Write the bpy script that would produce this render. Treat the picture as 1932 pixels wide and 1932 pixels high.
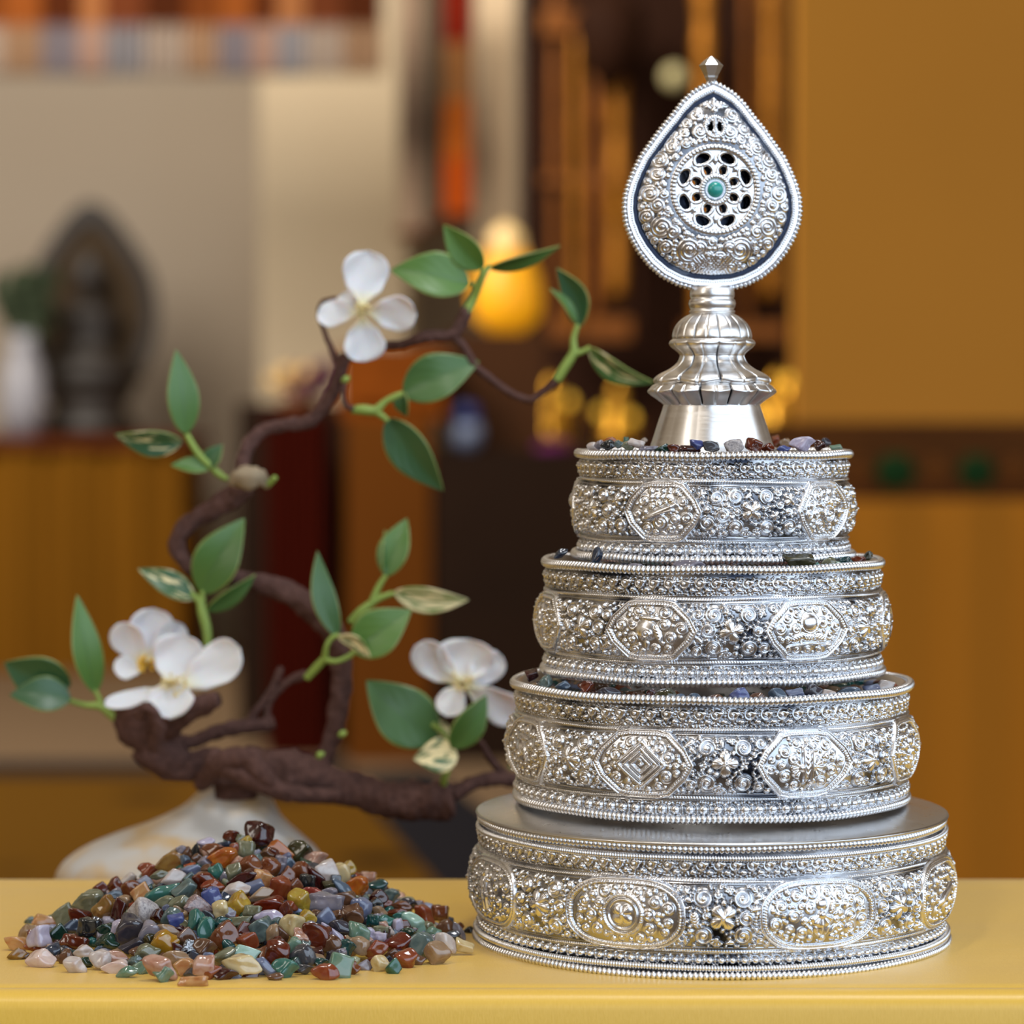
import bpy, math, random
import numpy as np
from mathutils import Vector, Matrix
for o in list(bpy.data.objects): bpy.data.objects.remove(o)
scene = bpy.context.scene
COL = scene.collection
PI = math.pi
random.seed(7)
RNG = np.random.default_rng(11)

# ------------------------------------------------------------------ camera
F = 5800.0                       # focal length in pixels of the 1932 px frame
CAMY, CAMZ = -1.02, 0.75
TZ = 0.57                        # altar top height
PITCH = math.atan(216.0 / F)
cam_d = bpy.data.cameras.new('camera')
cam = bpy.data.objects.new('camera', cam_d); COL.objects.link(cam)
cam.location = (0, CAMY, CAMZ)
cam.rotation_euler = (PI / 2 - PITCH, 0, 0)
cam_d.sensor_width = 36.0
cam_d.lens = F / 1932.0 * 36.0
cam_d.clip_start = 0.05; cam_d.clip_end = 60
cam_d.dof.use_dof = True
cam_d.dof.focus_distance = 0.972
cam_d.dof.aperture_fstop = 10.0
scene.camera = cam

# ------------------------------------------------------------------ world + lights
w = bpy.data.worlds.new('room_light'); scene.world = w; w.use_nodes = True
wb = w.node_tree.nodes['Background']
wnt = w.node_tree; wtc = wnt.nodes.new('ShaderNodeTexCoord'); wno = wnt.nodes.new('ShaderNodeTexNoise'); wno.inputs['Scale'].default_value = 2.3; wno.inputs['Detail'].default_value = 2
wmr = wnt.nodes.new('ShaderNodeMapRange'); wmr.inputs[1].default_value = .42; wmr.inputs[2].default_value = .60
wmx = wnt.nodes.new('ShaderNodeMix'); wmx.data_type = 'RGBA'; wmx.inputs[6].default_value = (.15, .085, .040, 1); wmx.inputs[7].default_value = (1.0, .80, .56, 1)
wnt.links.new(wtc.outputs['Generated'], wno.inputs['Vector']); wnt.links.new(wno.outputs[0], wmr.inputs[0]); wnt.links.new(wmr.outputs[0], wmx.inputs[0]); wnt.links.new(wmx.outputs[2], wb.inputs['Color'])
wb.inputs['Strength'].default_value = 0.50

def area(name, loc, target, size, sy, power, color):
    d = bpy.data.lights.new(name, 'AREA'); d.shape = 'RECTANGLE'; d.size = size; d.size_y = sy
    d.energy = power; d.color = color
    o = bpy.data.objects.new(name, d); COL.objects.link(o); o.location = loc
    o.rotation_euler = (Vector(target) - Vector(loc)).to_track_quat('-Z', 'Y').to_euler()
    return o
area('window_light_front', (1.9, -3.3, 1.9), (0.05, 0, 0.66), 5.0, 3.2, 132, (0.60, 0.78, 1.0))
area('window_light_side', (3.6, -0.7, 1.6), (0.05, 0, 0.66), 2.4, 2.4, 38, (0.66, 0.82, 1.0))
area('highlight_light_left', (-1.7, -1.3, 1.7), (0, 0, 0.62), 0.4, 1.2, 7, (1.0, 0.93, 0.84))  # unseen lamp, added for white highlights on the silver's left side
area('ceiling_light_high', (0.3, -0.3, 2.4), (0, 0.05, 0.6), 0.4, 0.4, 12, (0.96, 0.98, 1.0))
area('ceiling_light_spot', (-0.5, -0.9, 2.2), (-0.1, 0, 0.6), 0.12, 0.12, 5, (1.0, 0.95, 0.88))
area('fill_light_hall', (-2.2, 3.6, 3.4), (-0.8, 8.4, 1.2), 2.5, 2.0, 255, (1.0, 0.92, 0.82))  # unseen lamp, added to brighten the back wall and column

scene.view_settings.view_transform = 'Standard'
scene.view_settings.look = 'None'
scene.view_settings.exposure = 0.0
scene.view_settings.gamma = 1.0
scene.view_settings.use_curve_mapping = False

# ------------------------------------------------------------------ helpers
def P(px, py, D):
    """world point at forward distance D seen at photo pixel (px, py)"""
    f = Vector((0, math.cos(PITCH), -math.sin(PITCH))); u = Vector((0, math.sin(PITCH), math.cos(PITCH)))
    d = f + Vector(((px - 966) / F, 0, 0)) - u * ((py - 966) / F)
    return Vector((0, CAMY, CAMZ)) + d * (D / d.y)
def lin(c):
    return tuple(((v / 255) / 12.92 if v / 255 <= 0.04045 else ((v / 255 + 0.055) / 1.055) ** 2.4) for v in c)
def tag(o, label=None, cat=None, group=None, kind=None):
    if label: o['label'] = label
    if cat: o['category'] = cat
    if group: o['group'] = group
    if kind: o['kind'] = kind
    return o
def empty(name, loc, label=None, cat=None, group=None):
    o = bpy.data.objects.new(name, None); COL.objects.link(o); o.location = loc; o.empty_display_size = 0.02
    return tag(o, label, cat, group)
def link(name, me, mat=None, parent=None, loc=None):
    o = bpy.data.objects.new(name, me); COL.objects.link(o)
    if mat is not None and len(me.materials) == 0: me.materials.append(mat)
    if loc is not None: o.location = loc
    if parent is not None:
        o.parent = parent
    return o
def fastmesh(name, V, Q, smooth=True, attrs=None):
    V = np.asarray(V, dtype=np.float32).reshape(-1, 3); Q = np.asarray(Q, dtype=np.int32)
    k = Q.shape[1]; me = bpy.data.meshes.new(name)
    me.vertices.add(len(V)); me.vertices.foreach_set('co', V.ravel())
    me.loops.add(Q.size); me.loops.foreach_set('vertex_index', Q.ravel())
    me.polygons.add(len(Q)); me.polygons.foreach_set('loop_start', np.arange(0, Q.size, k, dtype=np.int32))
    me.update(calc_edges=True); me.validate()
    if smooth: me.polygons.foreach_set('use_smooth', np.ones(len(me.polygons), dtype=bool))
    for n, a in (attrs or {}).items():
        at = me.attributes.new(n, 'FLOAT', 'POINT'); at.data.foreach_set('value', np.asarray(a, dtype=np.float32).ravel())
    return me
def grid_quads(nr, nc, wrap=False):
    i = np.arange(nr - 1)[:, None]; j = np.arange(nc if wrap else nc - 1)[None, :]
    j2 = (j + 1) % nc
    a = i * nc + j; b = i * nc + j2; c = (i + 1) * nc + j2; d = (i + 1) * nc + j
    return np.stack([a, b, c, d], -1).reshape(-1, 4)
class MB:
    """collects polygons, builds one mesh"""
    def __init__(s): s.v = []; s.f = []; s.sm = []
    def add(s, vs, fs, smooth=False):
        n = len(s.v); s.v += [tuple(v) for v in vs]; s.f += [tuple(i + n for i in f) for f in fs]; s.sm += [smooth] * len(fs)
    def box(s, lo, hi):
        x0, y0, z0 = lo; x1, y1, z1 = hi
        s.add([(x0,y0,z0),(x1,y0,z0),(x1,y1,z0),(x0,y1,z0),(x0,y0,z1),(x1,y0,z1),(x1,y1,z1),(x0,y1,z1)],
              [(0,3,2,1),(4,5,6,7),(0,1,5,4),(1,2,6,5),(2,3,7,6),(3,0,4,7)])
    def lathe(s, prof, c=(0,0,0), n=32, sy=1.0, lobes=0, amp=0):
        vs = []; fs = []
        for (r, z) in prof:
            for k in range(n):
                a = 2*PI*k/n; rr = r*(1+amp*math.cos(lobes*a)) if lobes else r
                vs.append((c[0]+rr*math.cos(a), c[1]+sy*rr*math.sin(a), c[2]+z))
        m = len(prof)
        for i in range(m-1):
            for k in range(n):
                fs.append((i*n+k, i*n+(k+1)%n, (i+1)*n+(k+1)%n, (i+1)*n+k))
        fs.append(tuple(range(n-1,-1,-1))); fs.append(tuple((m-1)*n+k for k in range(n)))
        s.add(vs, fs, True)
    def ball(s, c, r, n=16, sz=(1,1,1)):
        prof = [(max(r*math.sin(PI*i/10),1e-5), -r*math.cos(PI*i/10)) for i in range(11)]
        t = MB(); t.lathe(prof, (0,0,0), n)
        s.add([(c[0]+v[0]*sz[0], c[1]+v[1]*sz[1], c[2]+v[2]*sz[2]) for v in t.v], t.f, True)
    def tube(s, pts, rads, n=10, bump=None, cap=True):
        vs = []; fs = []; m = len(pts); up = Vector((0,1,0)); L = 0
        for i, p in enumerate(pts):
            t = (pts[min(i+1,m-1)] - pts[max(i-1,0)]).normalized()
            if i: L += (pts[i]-pts[i-1]).length
            a = t.cross(up)
            if a.length < 1e-3: a = t.cross(Vector((1,0,0)))
            a.normalize(); b = t.cross(a).normalized()
            for k in range(n):
                an = 2*PI*k/n; r = rads[i]*(bump(L, an) if bump else 1)
                vs.append(p + a*math.cos(an)*r + b*math.sin(an)*r)
        for i in range(m-1):
            for k in range(n):
                fs.append((i*n+k, i*n+(k+1)%n, (i+1)*n+(k+1)%n, (i+1)*n+k))
        if cap: fs.append(tuple(range(n-1,-1,-1))); fs.append(tuple((m-1)*n+k for k in range(n)))
        s.add(vs, fs, True)
    def build(s, name, mat, parent=None, loc=(0,0,0)):
        me = bpy.data.meshes.new(name); L = Vector(loc)
        me.from_pydata([Vector(v) - L for v in s.v], [], s.f); me.polygons.foreach_set('use_smooth', s.sm); me.update()
        o = link(name, me, mat)
        W_ = Vector((0, 0, 0)); q_ = parent
        while q_ is not None: W_ += q_.location; q_ = q_.parent
        o.location = L - W_
        if parent is not None: o.parent = parent
        return o
def bevel(o, w, seg=3):
    m = o.modifiers.new('bevel', 'BEVEL'); m.width = w; m.segments = seg; m.limit_method = 'ANGLE'
    o.data.polygons.foreach_set('use_smooth', [True]*len(o.data.polygons)); return o
def catmull(pts, n=8):
    out = []; m = len(pts)
    for i in range(m-1):
        p0 = pts[max(i-1,0)]; p1 = pts[i]; p2 = pts[i+1]; p3 = pts[min(i+2,m-1)]
        for k in range(n):
            t = k/n
            out.append([0.5*((2*b)+(-a+c)*t+(2*a-5*b+4*c-d)*t*t+(-a+3*b-3*c+d)*t**3) for a,b,c,d in zip(p0,p1,p2,p3)])
    out.append(list(pts[-1])); return out

# ------------------------------------------------------------------ materials
def mat_new(name):
    m = bpy.data.materials.new(name); m.use_nodes = True; nt = m.node_tree
    return m, nt, nt.nodes['Principled BSDF']
def N(nt, typ, **kw):
    n = nt.nodes.new(typ)
    for k, v in kw.items():
        if hasattr(n, k) and k not in ('Scale',): setattr(n, k, v)
        else: n.inputs[k].default_value = v
    return n
def simple(name, rgb, rough=0.6, metal=0.0, var=0.15, scale=20.0, bump=0.0, emit=None, estr=0, stretch=None, sheen=0, spec=0.5, sss=0, coat=0, trans=0):
    m, nt, b = mat_new(name); L = nt.links.new
    c = lin(rgb)
    if rough >= .6 and spec == .5: spec = .08
    tc = N(nt, 'ShaderNodeTexCoord'); mp = N(nt, 'ShaderNodeMapping'); L(tc.outputs['Object'], mp.inputs['Vector'])
    if stretch: mp.inputs['Scale'].default_value = stretch
    no = N(nt, 'ShaderNodeTexNoise'); no.inputs['Scale'].default_value = scale; no.inputs['Detail'].default_value = 4
    L(mp.outputs[0], no.inputs['Vector'])
    mx = N(nt, 'ShaderNodeMix'); mx.data_type = 'RGBA'
    mx.inputs[6].default_value = (*[v*(1-var) for v in c], 1); mx.inputs[7].default_value = (*[min(1,v*(1+var)) for v in c], 1)
    L(no.outputs[0], mx.inputs[0]); L(mx.outputs[2], b.inputs['Base Color'])
    b.inputs['Roughness'].default_value = rough; b.inputs['Metallic'].default_value = metal
    b.inputs['Specular IOR Level'].default_value = spec
    if sheen: b.inputs['Sheen Weight'].default_value = sheen
    if sss: b.inputs['Subsurface Weight'].default_value = sss; b.inputs['Subsurface Radius'].default_value = (.6,.5,.4); b.inputs['Subsurface Scale'].default_value = 0.004
    if coat: b.inputs['Coat Weight'].default_value = coat; b.inputs['Coat Roughness'].default_value = 0.05
    if trans: b.inputs['Transmission Weight'].default_value = trans
    if bump:
        bp = N(nt, 'ShaderNodeBump'); bp.inputs['Strength'].default_value = bump; bp.inputs['Distance'].default_value = 0.001
        L(no.outputs[0], bp.inputs['Height']); L(bp.outputs[0], b.inputs['Normal'])
    if emit: b.inputs['Emission Color'].default_value = (*lin(emit), 1); b.inputs['Emission Strength'].default_value = estr
    return m

def silver_mat(name, rough=0.27, tint=(0.86, 0.87, 0.90), brushed=False):
    m, nt, b = mat_new(name); L = nt.links.new
    b.inputs['Metallic'].default_value = 1; b.inputs['Roughness'].default_value = rough
    tc = N(nt, 'ShaderNodeTexCoord'); mp = N(nt, 'ShaderNodeMapping'); L(tc.outputs['Object'], mp.inputs['Vector'])
    if brushed: mp.inputs['Scale'].default_value = (1, 1, 18)
    no = N(nt, 'ShaderNodeTexNoise'); no.inputs['Scale'].default_value = 300 if not brushed else 60; no.inputs['Detail'].default_value = 5
    L(mp.outputs[0], no.inputs['Vector'])
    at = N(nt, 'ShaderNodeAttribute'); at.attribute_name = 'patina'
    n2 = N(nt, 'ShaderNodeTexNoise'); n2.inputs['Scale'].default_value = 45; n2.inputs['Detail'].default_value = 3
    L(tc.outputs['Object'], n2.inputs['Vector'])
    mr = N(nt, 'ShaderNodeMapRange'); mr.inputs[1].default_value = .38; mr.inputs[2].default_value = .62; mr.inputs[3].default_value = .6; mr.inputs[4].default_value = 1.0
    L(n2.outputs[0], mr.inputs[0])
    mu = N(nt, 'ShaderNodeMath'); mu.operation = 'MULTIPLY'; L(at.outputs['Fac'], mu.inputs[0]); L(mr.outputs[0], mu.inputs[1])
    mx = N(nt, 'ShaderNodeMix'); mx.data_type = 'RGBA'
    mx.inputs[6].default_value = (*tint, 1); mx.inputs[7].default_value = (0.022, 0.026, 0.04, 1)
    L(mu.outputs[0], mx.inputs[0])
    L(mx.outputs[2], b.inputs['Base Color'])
    r2 = N(nt, 'ShaderNodeMapRange'); r2.inputs[3].default_value = rough - .07; r2.inputs[4].default_value = rough + .12
    L(no.outputs[0], r2.inputs[0]); L(r2.outputs[0], b.inputs['Roughness'])
    bp = N(nt, 'ShaderNodeBump'); bp.inputs['Strength'].default_value = .25 if not brushed else .12; bp.inputs['Distance'].default_value = 0.0003
    L(no.outputs[0], bp.inputs['Height']); L(bp.outputs[0], b.inputs['Normal'])
    return m
M_SILVER = silver_mat('embossed_silver', 0.24)
M_ROPE = silver_mat('silver_rope', 0.27, (0.86, 0.87, 0.90))
M_PLAIN = silver_mat('brushed_silver', 0.30, (0.84, 0.83, 0.82), True)
M_DISC = silver_mat('dull_silver_plate', 0.28, (0.62, 0.61, 0.60))

# ------------------------------------------------------------------ setting: floor, walls
def structure(name, mb, mat, kind='structure', **kw):
    o = mb.build(name, mat); tag(o, kind=kind, **kw); return o
m_floor = simple('floor_wood', (112, 92, 70), 0.8, var=.12, scale=2, stretch=(.4, 3, 1))
b = MB(); b.box((-8, -3.2, -0.1), (8, 9.6, 0)); structure('floor', b, m_floor)
m_wall = simple('shaded_plaster', (158, 146, 130), 0.9, var=.04, scale=1)  # darker than the column: shade put into the plaster colour
m_lit_plaster = simple('lit_plaster', (204, 186, 156), 0.9, var=.04, scale=1)  # brighter than the wall: the lit face put into the colour
XL = P(484, 300, 9.4).x
b = MB(); b.box((-8, 9.4+CAMY, 0), (8, 9.55+CAMY, 4)); structure('wall_back', b, m_wall)
# column in front of the back wall, its lit front put into the colour
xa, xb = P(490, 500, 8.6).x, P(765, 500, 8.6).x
b = MB(); b.box((xa, 8.6+CAMY, 0), (xb, 9.4+CAMY, 4)); structure('wall_column', b, m_lit_plaster)

def bx(mb, x0, x1, y0, y1, D, depth):
    """a box whose front face at distance D covers photo columns x0..x1 and rows y0..y1"""
    a = P(x0, y1, D); c = P(x1, y0, D)
    mb.box((a.x, a.y, a.z), (c.x, a.y + depth, c.z))

# rug
m_rug = None
def rug_mat():
    m, nt, b = mat_new('ochre_rug'); L = nt.links.new
    tc = N(nt, 'ShaderNodeTexCoord'); vo = N(nt, 'ShaderNodeTexVoronoi'); vo.inputs['Scale'].default_value = 3.2
    L(tc.outputs['Object'], vo.inputs['Vector'])
    mr = N(nt, 'ShaderNodeMapRange'); mr.inputs[1].default_value = .12; mr.inputs[2].default_value = .3
    L(vo.outputs['Distance'], mr.inputs[0])
    mx = N(nt, 'ShaderNodeMix'); mx.data_type = 'RGBA'; mx.inputs[6].default_value = (*lin((44, 28, 10)), 1); mx.inputs[7].default_value = (*lin((92, 62, 14)), 1)
    L(mr.outputs[0], mx.inputs[0]); L(mx.outputs[2], b.inputs['Base Color']); b.inputs['Roughness'].default_value = .95; b.inputs['Specular IOR Level'].default_value = .04
    return m
rug = empty('rug', (-0.9, 4.1, 0), 'ochre patterned rug with a dark border on the hall floor', 'rug')
za = 4.45 + CAMY; zb = 6.08 + CAMY
x_n = P(925, 1690, 4.45).x; x_f = P(700, 1450, 6.08).x
b = MB(); b.add([(-2.6, za, .012), (x_n-.05, za, .012), (x_f-.05, zb-.1, .012), (-2.6, zb-.1, .012),(-2.6, za, .001), (x_n-.05, za, .001), (x_f-.05, zb-.1, .001), (-2.6, zb-.1, .001)], [(0,1,2,3),(7,6,5,4),(0,4,5,1),(1,5,6,2),(2,6,7,3),(3,7,4,0)])
b.build('field', rug_mat(), rug)
m_navy = simple('navy_wool', (26, 25, 30), .95, var=.2, scale=30)
b = MB(); b.add([(x_n-.05, za, .014), (x_n+.17, za, .014), (x_f+.12, zb, .014), (x_f-.05, zb-.1, .014),(x_n-.05, za, .001), (x_n+.17, za, .001), (x_f+.12, zb, .001), (x_f-.05, zb-.1, .001)], [(0,1,2,3),(7,6,5,4),(0,4,5,1),(1,5,6,2),(2,6,7,3),(3,7,4,0)])
b.box((-2.6, zb-.1, .001), (x_f-.05, zb+.12, .014))
b.build('border', m_navy, rug)

# --- left altar with dark statue
m_ochre = simple('ochre_cloth', (114, 74, 14), .9, var=.3, scale=5, stretch=(3, 1, .2))
m_brownred = simple('brown_red_trim', (92, 44, 20), .8)
altar = empty('altar', P(130, 1160, 8.4), 'yellow cloth covered altar against the far left wall', 'altar')
b = MB(); a0 = P(-260, 845, 8.4); a1 = P(342, 845, 8.4)
xs = np.linspace(a0.x, a1.x, 60); n = len(xs)
vs = []
for i, x in enumerate(xs):
    yy = a0.y + .012*math.sin(i*1.7) + .01*math.sin(i*.6)
    vs += [(x, yy, 0.0), (x, yy, a0.z)]
b.add(vs, [(2*i, 2*i+2, 2*i+3, 2*i+1) for i in range(n-1)], True)
b.box((a0.x, a0.y+.03, 0), (a1.x, a0.y+.6, a0.z-.002))
b.build('cloth_front', m_ochre, altar)
b = MB(); b.box((a0.x-.02, a0.y-.03, a0.z), (a1.x+.02, a0.y+.62, a0.z+.03)); b.build('altar_top', m_brownred, altar)
ztop = a0.z + .03
# statue
m_bronze = simple('dark_bronze', (32, 21, 9), .5, var=.2, scale=15)
m_bronze2 = simple('halo_grey_brown', (72, 58, 42), .7, var=.15, scale=15)
sc = P(168, 830, 8.7); sx, sy = sc.x, sc.y
st = empty('statue', (sx, sy, ztop), 'dark bronze seated statue with pointed halo on the far left altar', 'statue')
def px8(p): return p/5800*8.7
b = MB(); b.lathe([(.001,0),(px8(95),0),(px8(98),px8(20)),(px8(80),px8(35)),(px8(72),px8(55)),(px8(86),px8(80)),(px8(92),px8(95)),(.001,px8(97))],(sx,sy,ztop),28,.6)
b.build('lotus_base', m_bronze, st)
zb_ = ztop+px8(97)
fg = [(.001,0),(98,2),(106,18),(90,44),(56,62),(46,86),(60,128),(54,146),(20,158),(16,168),(27,176),(35,198),(32,220),(17,236),(11,248),(.001,255)]
b = MB(); b.lathe([(px8(r_), px8(z_)) for r_, z_ in fg],(sx,sy,zb_),28,.5)
b.build('figure', m_bronze, st)
def mandorla(w, h, hole, y0, th):
    out = []; 
    for k in range(49):
        t = k/48*2*PI
        x = math.sin(t); z = -math.cos(t)
        r = 1.0
        if z > .55: x *= (1-(z-.55)*.55); z *= 1+.22*(z-.55)/.45
        out.append((x*w, z*h))
    return out
b = MB(); o1 = mandorla(px8(126), px8(172), 0, 0, 0); zc = zb_+px8(135)
for s_, oo in ((1, o1),):
    vs = []; fs = []
    for (x, z) in oo:
        for f_, yy in ((1, .05), (1, .10), (.80, .10), (.80, .05)):
            vs.append((sx+x*f_, sy+yy, zc+z*f_))
    for i in range(48):
        for k in range(4): fs.append((i*4+k, i*4+(k+1)%4, (i+1)*4+(k+1)%4, (i+1)*4+k))
    b.add(vs, fs, False)
b.build('halo_rim', m_bronze, st)
b = MB(); vs = [(sx+x*.81, sy+.065, zc+z*.81) for x, z in o1[:-1]] + [(sx+x*.81, sy+.09, zc+z*.81) for x, z in o1[:-1]]
m_ = len(o1)-1
b.add(vs, [tuple(range(m_)), tuple(range(2*m_-1, m_-1, -1))] + [(i, i+m_, (i+1)%m_+m_, (i+1)%m_) for i in range(m_)])
b.build('halo_panel', m_bronze2, st)
# white vase with leafy plant on the left
vc = P(44, 830, 8.35+.15)
pv = empty('flower_vase', (vc.x, vc.y, ztop), 'white vase of dark green foliage left of the dark statue', 'vase')
m_pale = simple('pale_glaze', (160, 160, 168), .3)
b = MB(); b.lathe([(.001,0),(px8(36),0),(px8(44),px8(60)),(px8(40),px8(120)),(px8(22),px8(165)),(px8(28),px8(190)),(.001,px8(188))], (vc.x, vc.y, ztop), 24); b.build('vase_body', m_pale, pv)
m_dkgreen = simple('dark_foliage', (56, 66, 48), .7, var=.4, scale=20)
b = MB(); rr = random.Random(3)
for k in range(60):
    a = rr.uniform(0, 2*PI); r = rr.uniform(0, px8(55)); z = ztop+px8(190)+rr.uniform(0, px8(110))
    b.ball((vc.x+r*math.cos(a), vc.y+.5*r*math.sin(a), z), px8(rr.uniform(10, 18)), 6, (1, .3, 1.3))
b.build('foliage', m_dkgreen, pv)

# --- valance along the top left
va = empty('fringed_valance', P(330, 30, 7.6), 'brown and orange fringed fabric valance hanging along the ceiling at upper left', 'valance')
cols = [(104, 52, 18), (132, 70, 26), (76, 34, 12), (150, 96, 56), (96, 48, 24), (68, 30, 10)]
vm = [simple('valance_fabric_%d' % i, c, .9, var=.3, scale=8) for i, c in enumerate(cols)]
tc_ = [(150, 134, 120), (140, 110, 84), (112, 104, 108), (146, 116, 100), (122, 118, 120)]
tm = [simple('tassel_thread_%d' % i, c, .9) for i, c in enumerate(tc_)]
x = -60; k = 0; rr = random.Random(5)
while x < 700:
    wd = rr.uniform(45, 80); b = MB(); bx(b, x, x+wd-2, -60, 62+rr.uniform(-14, 16), 7.6, .05); pn = b.build('fabric_panel', vm[k % 6], va)
    b = MB()
    for q in range(4):
        xx = x + wd*(q+.5)/4; p = P(xx, 60, 7.58); b.lathe([(.004, -.11), (.014, -.09), (.012, 0), (.004, .02)], (p.x, p.y, p.z), 8)
    b.build('tassel', tm[k % 5], va)
    x += wd; k += 1

# --- hanging banners beside the column
def hang(name, label, x0, x1, y0, y1, D, mats, cat='banner'):
    c = P((x0+x1)/2, y1, D); e = empty(name, c, label, cat)
    h = (y1-y0)/len(mats)
    for i, mm in enumerate(mats):
        b = MB(); bx(b, x0, x1, y0+i*h, y0+(i+1)*h, D, .02); b.build('banner_panel', mm, e)
    b = MB(); a = P(x0-4, y1, D); c2 = P(x1+4, y1, D); b.tube([Vector((a.x, a.y+.01, a.z)), Vector((c2.x, a.y+.01, a.z))], [.014, .014]); b.build('bottom_rod', m_brownred, e)
    return e
m_tg1 = simple('scroll_taupe', (150, 126, 104), .8, var=.2, scale=6); m_tg2 = simple('scroll_dark', (92, 80, 64), .8, var=.2, scale=6)
hang('hanging_scroll', 'taupe hanging scroll beside the pale column, left of the red banner', 752, 800, -40, 440, 8.0, [m_tg1])
hang('hanging_scroll', 'narrow dark olive hanging strip between the taupe scroll and the red banner', 800, 832, -40, 420, 8.02, [m_tg2])
m_red = simple('banner_red', (120, 26, 6), .8, var=.3, scale=8); m_or = simple('banner_orange', (166, 84, 22), .8, var=.4, scale=9); m_br = simple('banner_brown', (140, 92, 50), .8, var=.3, scale=9); m_or2 = simple('banner_deep_orange', (176, 72, 12), .8, var=.3, scale=9)
hang('hanging_banner', 'red and orange brocade banner hanging left of the golden cabinet', 836, 888, -30, 408, 7.9, [m_red, m_br, m_or, m_or2])
m_crm = simple('pale_cloth', (226, 200, 164), .8, var=.05)
hang('hanging_banner', 'long cream cloth strip hanging between red banner and golden cabinet', 898, 972, -40, 470, 8.1, [m_crm])

# --- golden carved shrine cabinet
m_dark = simple('dark_lacquer', (44, 20, 5), .8, var=.3, scale=5, spec=.15)
m_gold = simple('carved_gilt', (172, 108, 14), .45, metal=.5, var=.5, scale=30)
m_gold2 = simple('old_gilt', (130, 72, 6), .45, metal=.5, var=.6, scale=22)
cab = empty('shrine_cabinet', P(1255, 860, 7.2), 'tall dark shrine cabinet with gilded carved posts behind the silver tower', 'cabinet')
Dc = 7.2
b = MB(); bx(b, 985, 1500, -80, 860, Dc+.25, .12); b.build('back_panel', m_dark, cab)
b = MB(); a = P(985, 860, Dc+.2); c = P(1500, 860, Dc+.2); b.box((a.x, a.y-.02, 0), (c.x, a.y+.2, a.z-.01)); b.build('cabinet_base', m_dark, cab)
rr = random.Random(9)
for (x0, x1, y0, y1, mm) in ((1036,1062,-60,640,m_gold2),(1076,1098,40,620,m_gold),(1108,1140,60,600,m_gold2),(1146,1186,90,560,m_gold),(1196,1214,-60,640,m_dark),(1306,1352,-60,620,m_gold),(1366,1392,60,640,m_dark),(1398,1424,-60,620,m_gold2),(1436,1478,-60,560,m_gold),(1484,1498,-60,820,m_dark)):
    b = MB(); D_ = Dc + rr.uniform(.0, .15); a = P(x0, y1, D_); c = P(x1, y0, D_); cx = (a.x+c.x)/2; rad = (c.x-a.x)/2
    prof = [(rad*.5, 0)]; z = 0; H_ = c.z-a.z; kk = 0
    while z < H_-.05:
        prof += [(rad*rr.uniform(.75, 1), z+.01), (rad*rr.uniform(.6, .9), z+.03)]; z += rr.uniform(.04, .09)
    prof.append((rad*.5, H_)); b.lathe(prof, (cx, a.y+.03, a.z), 14); b.build('carved_post', mm, cab)
for (x0, x1, y0, y1) in ((1020, 1200, 18, 62), (1036, 1190, 600, 640), (1290, 1490, 610, 640), (1020,1200,330,345), (1300,1480,300,318)):
    b = MB(); bx(b, x0, x1, y0, y1, Dc+.05, .08); b.build('carved_rail', m_gold2, cab)
b = MB(); a = P(1150, 60, Dc); b.lathe([(.01, -.16), (.06, -.1), (.09, 0), (.05, .06), (.01, .08)], (a.x, a.y, a.z+.02), 14); b.build('hanging_boss', m_dark, cab)
m_paledisc = simple('pale_glass_lamp', (196, 184, 132), .4, emit=(190, 176, 120), estr=.15)
p = P(1272, 145, 7.0); b = MB(); b.ball(p, .026, 14); o = b.build('globe_lamp', m_paledisc, None, tuple(p)); W0 = o.location.copy(); o.parent = cab; o.location = W0-cab.location; o['label'] = 'small round pale globe lamp'

# small gilt statues standing in the cabinet, brass bowls in front, their highlights modelled as glow
m_giltfig = simple('bright_gilt', (214, 156, 44), .3, metal=.7, var=.3, scale=40)
def figurine(px, py, hpx, D, label):
    p = P(px, py, D); h = hpx/5800*D; e = empty('figurine', p, label, 'figurine', 'gilded figurines in the shrine cabinet')
    b = MB(); b.lathe([(.001,0),(h*.3,0),(h*.3,h*.08),(h*.22,h*.14),(.001,h*.15)], p, 14, .7); b.build('pedestal', m_gold2, e)
    b = MB(); b.lathe([(.001,h*.15),(h*.26,h*.17),(h*.24,h*.28),(h*.14,h*.36),(h*.17,h*.55),(h*.08,h*.64),(h*.1,h*.72),(h*.1,h*.84),(h*.05,h*.93),(.001,h)], p, 14, .7); b.build('figure', m_giltfig, e)
zr = P(1255, 858, 7.05).z
b = MB(); a = P(990, 858, 6.95); c = P(1500, 858, 6.95); b.box((a.x, a.y, 0), (c.x, a.y+.24, a.z)); o = b.build('shelf_unit', m_dark, None, (0, a.y, 0)); tag(o, 'low black ledge in front of the shrine cabinet carrying brass bowls', 'shelf')
FD = 7.09
for i, (px, hp, lb) in enumerate(((1040, 150, 'gilded figurine at the left end of the shrine cabinet ledge'), (1165, 140, 'second gilded figurine from the left on the shrine cabinet ledge'), (1465, 160, 'gilded figurine at the right end of the shrine cabinet ledge'))):
    figurine(px, 858, hp, FD, lb)
m_glint = simple('brass_glint', (255, 190, 60), .5, emit=(226, 178, 56), estr=1.2)  # added glow, stands for bright highlights on the brass bowls
m_brass = simple('brass', (196, 140, 40), .25, metal=.9)
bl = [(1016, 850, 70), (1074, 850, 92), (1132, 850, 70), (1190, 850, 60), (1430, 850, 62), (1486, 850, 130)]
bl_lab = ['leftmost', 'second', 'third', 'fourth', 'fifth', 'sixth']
bl = sorted(bl)
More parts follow.
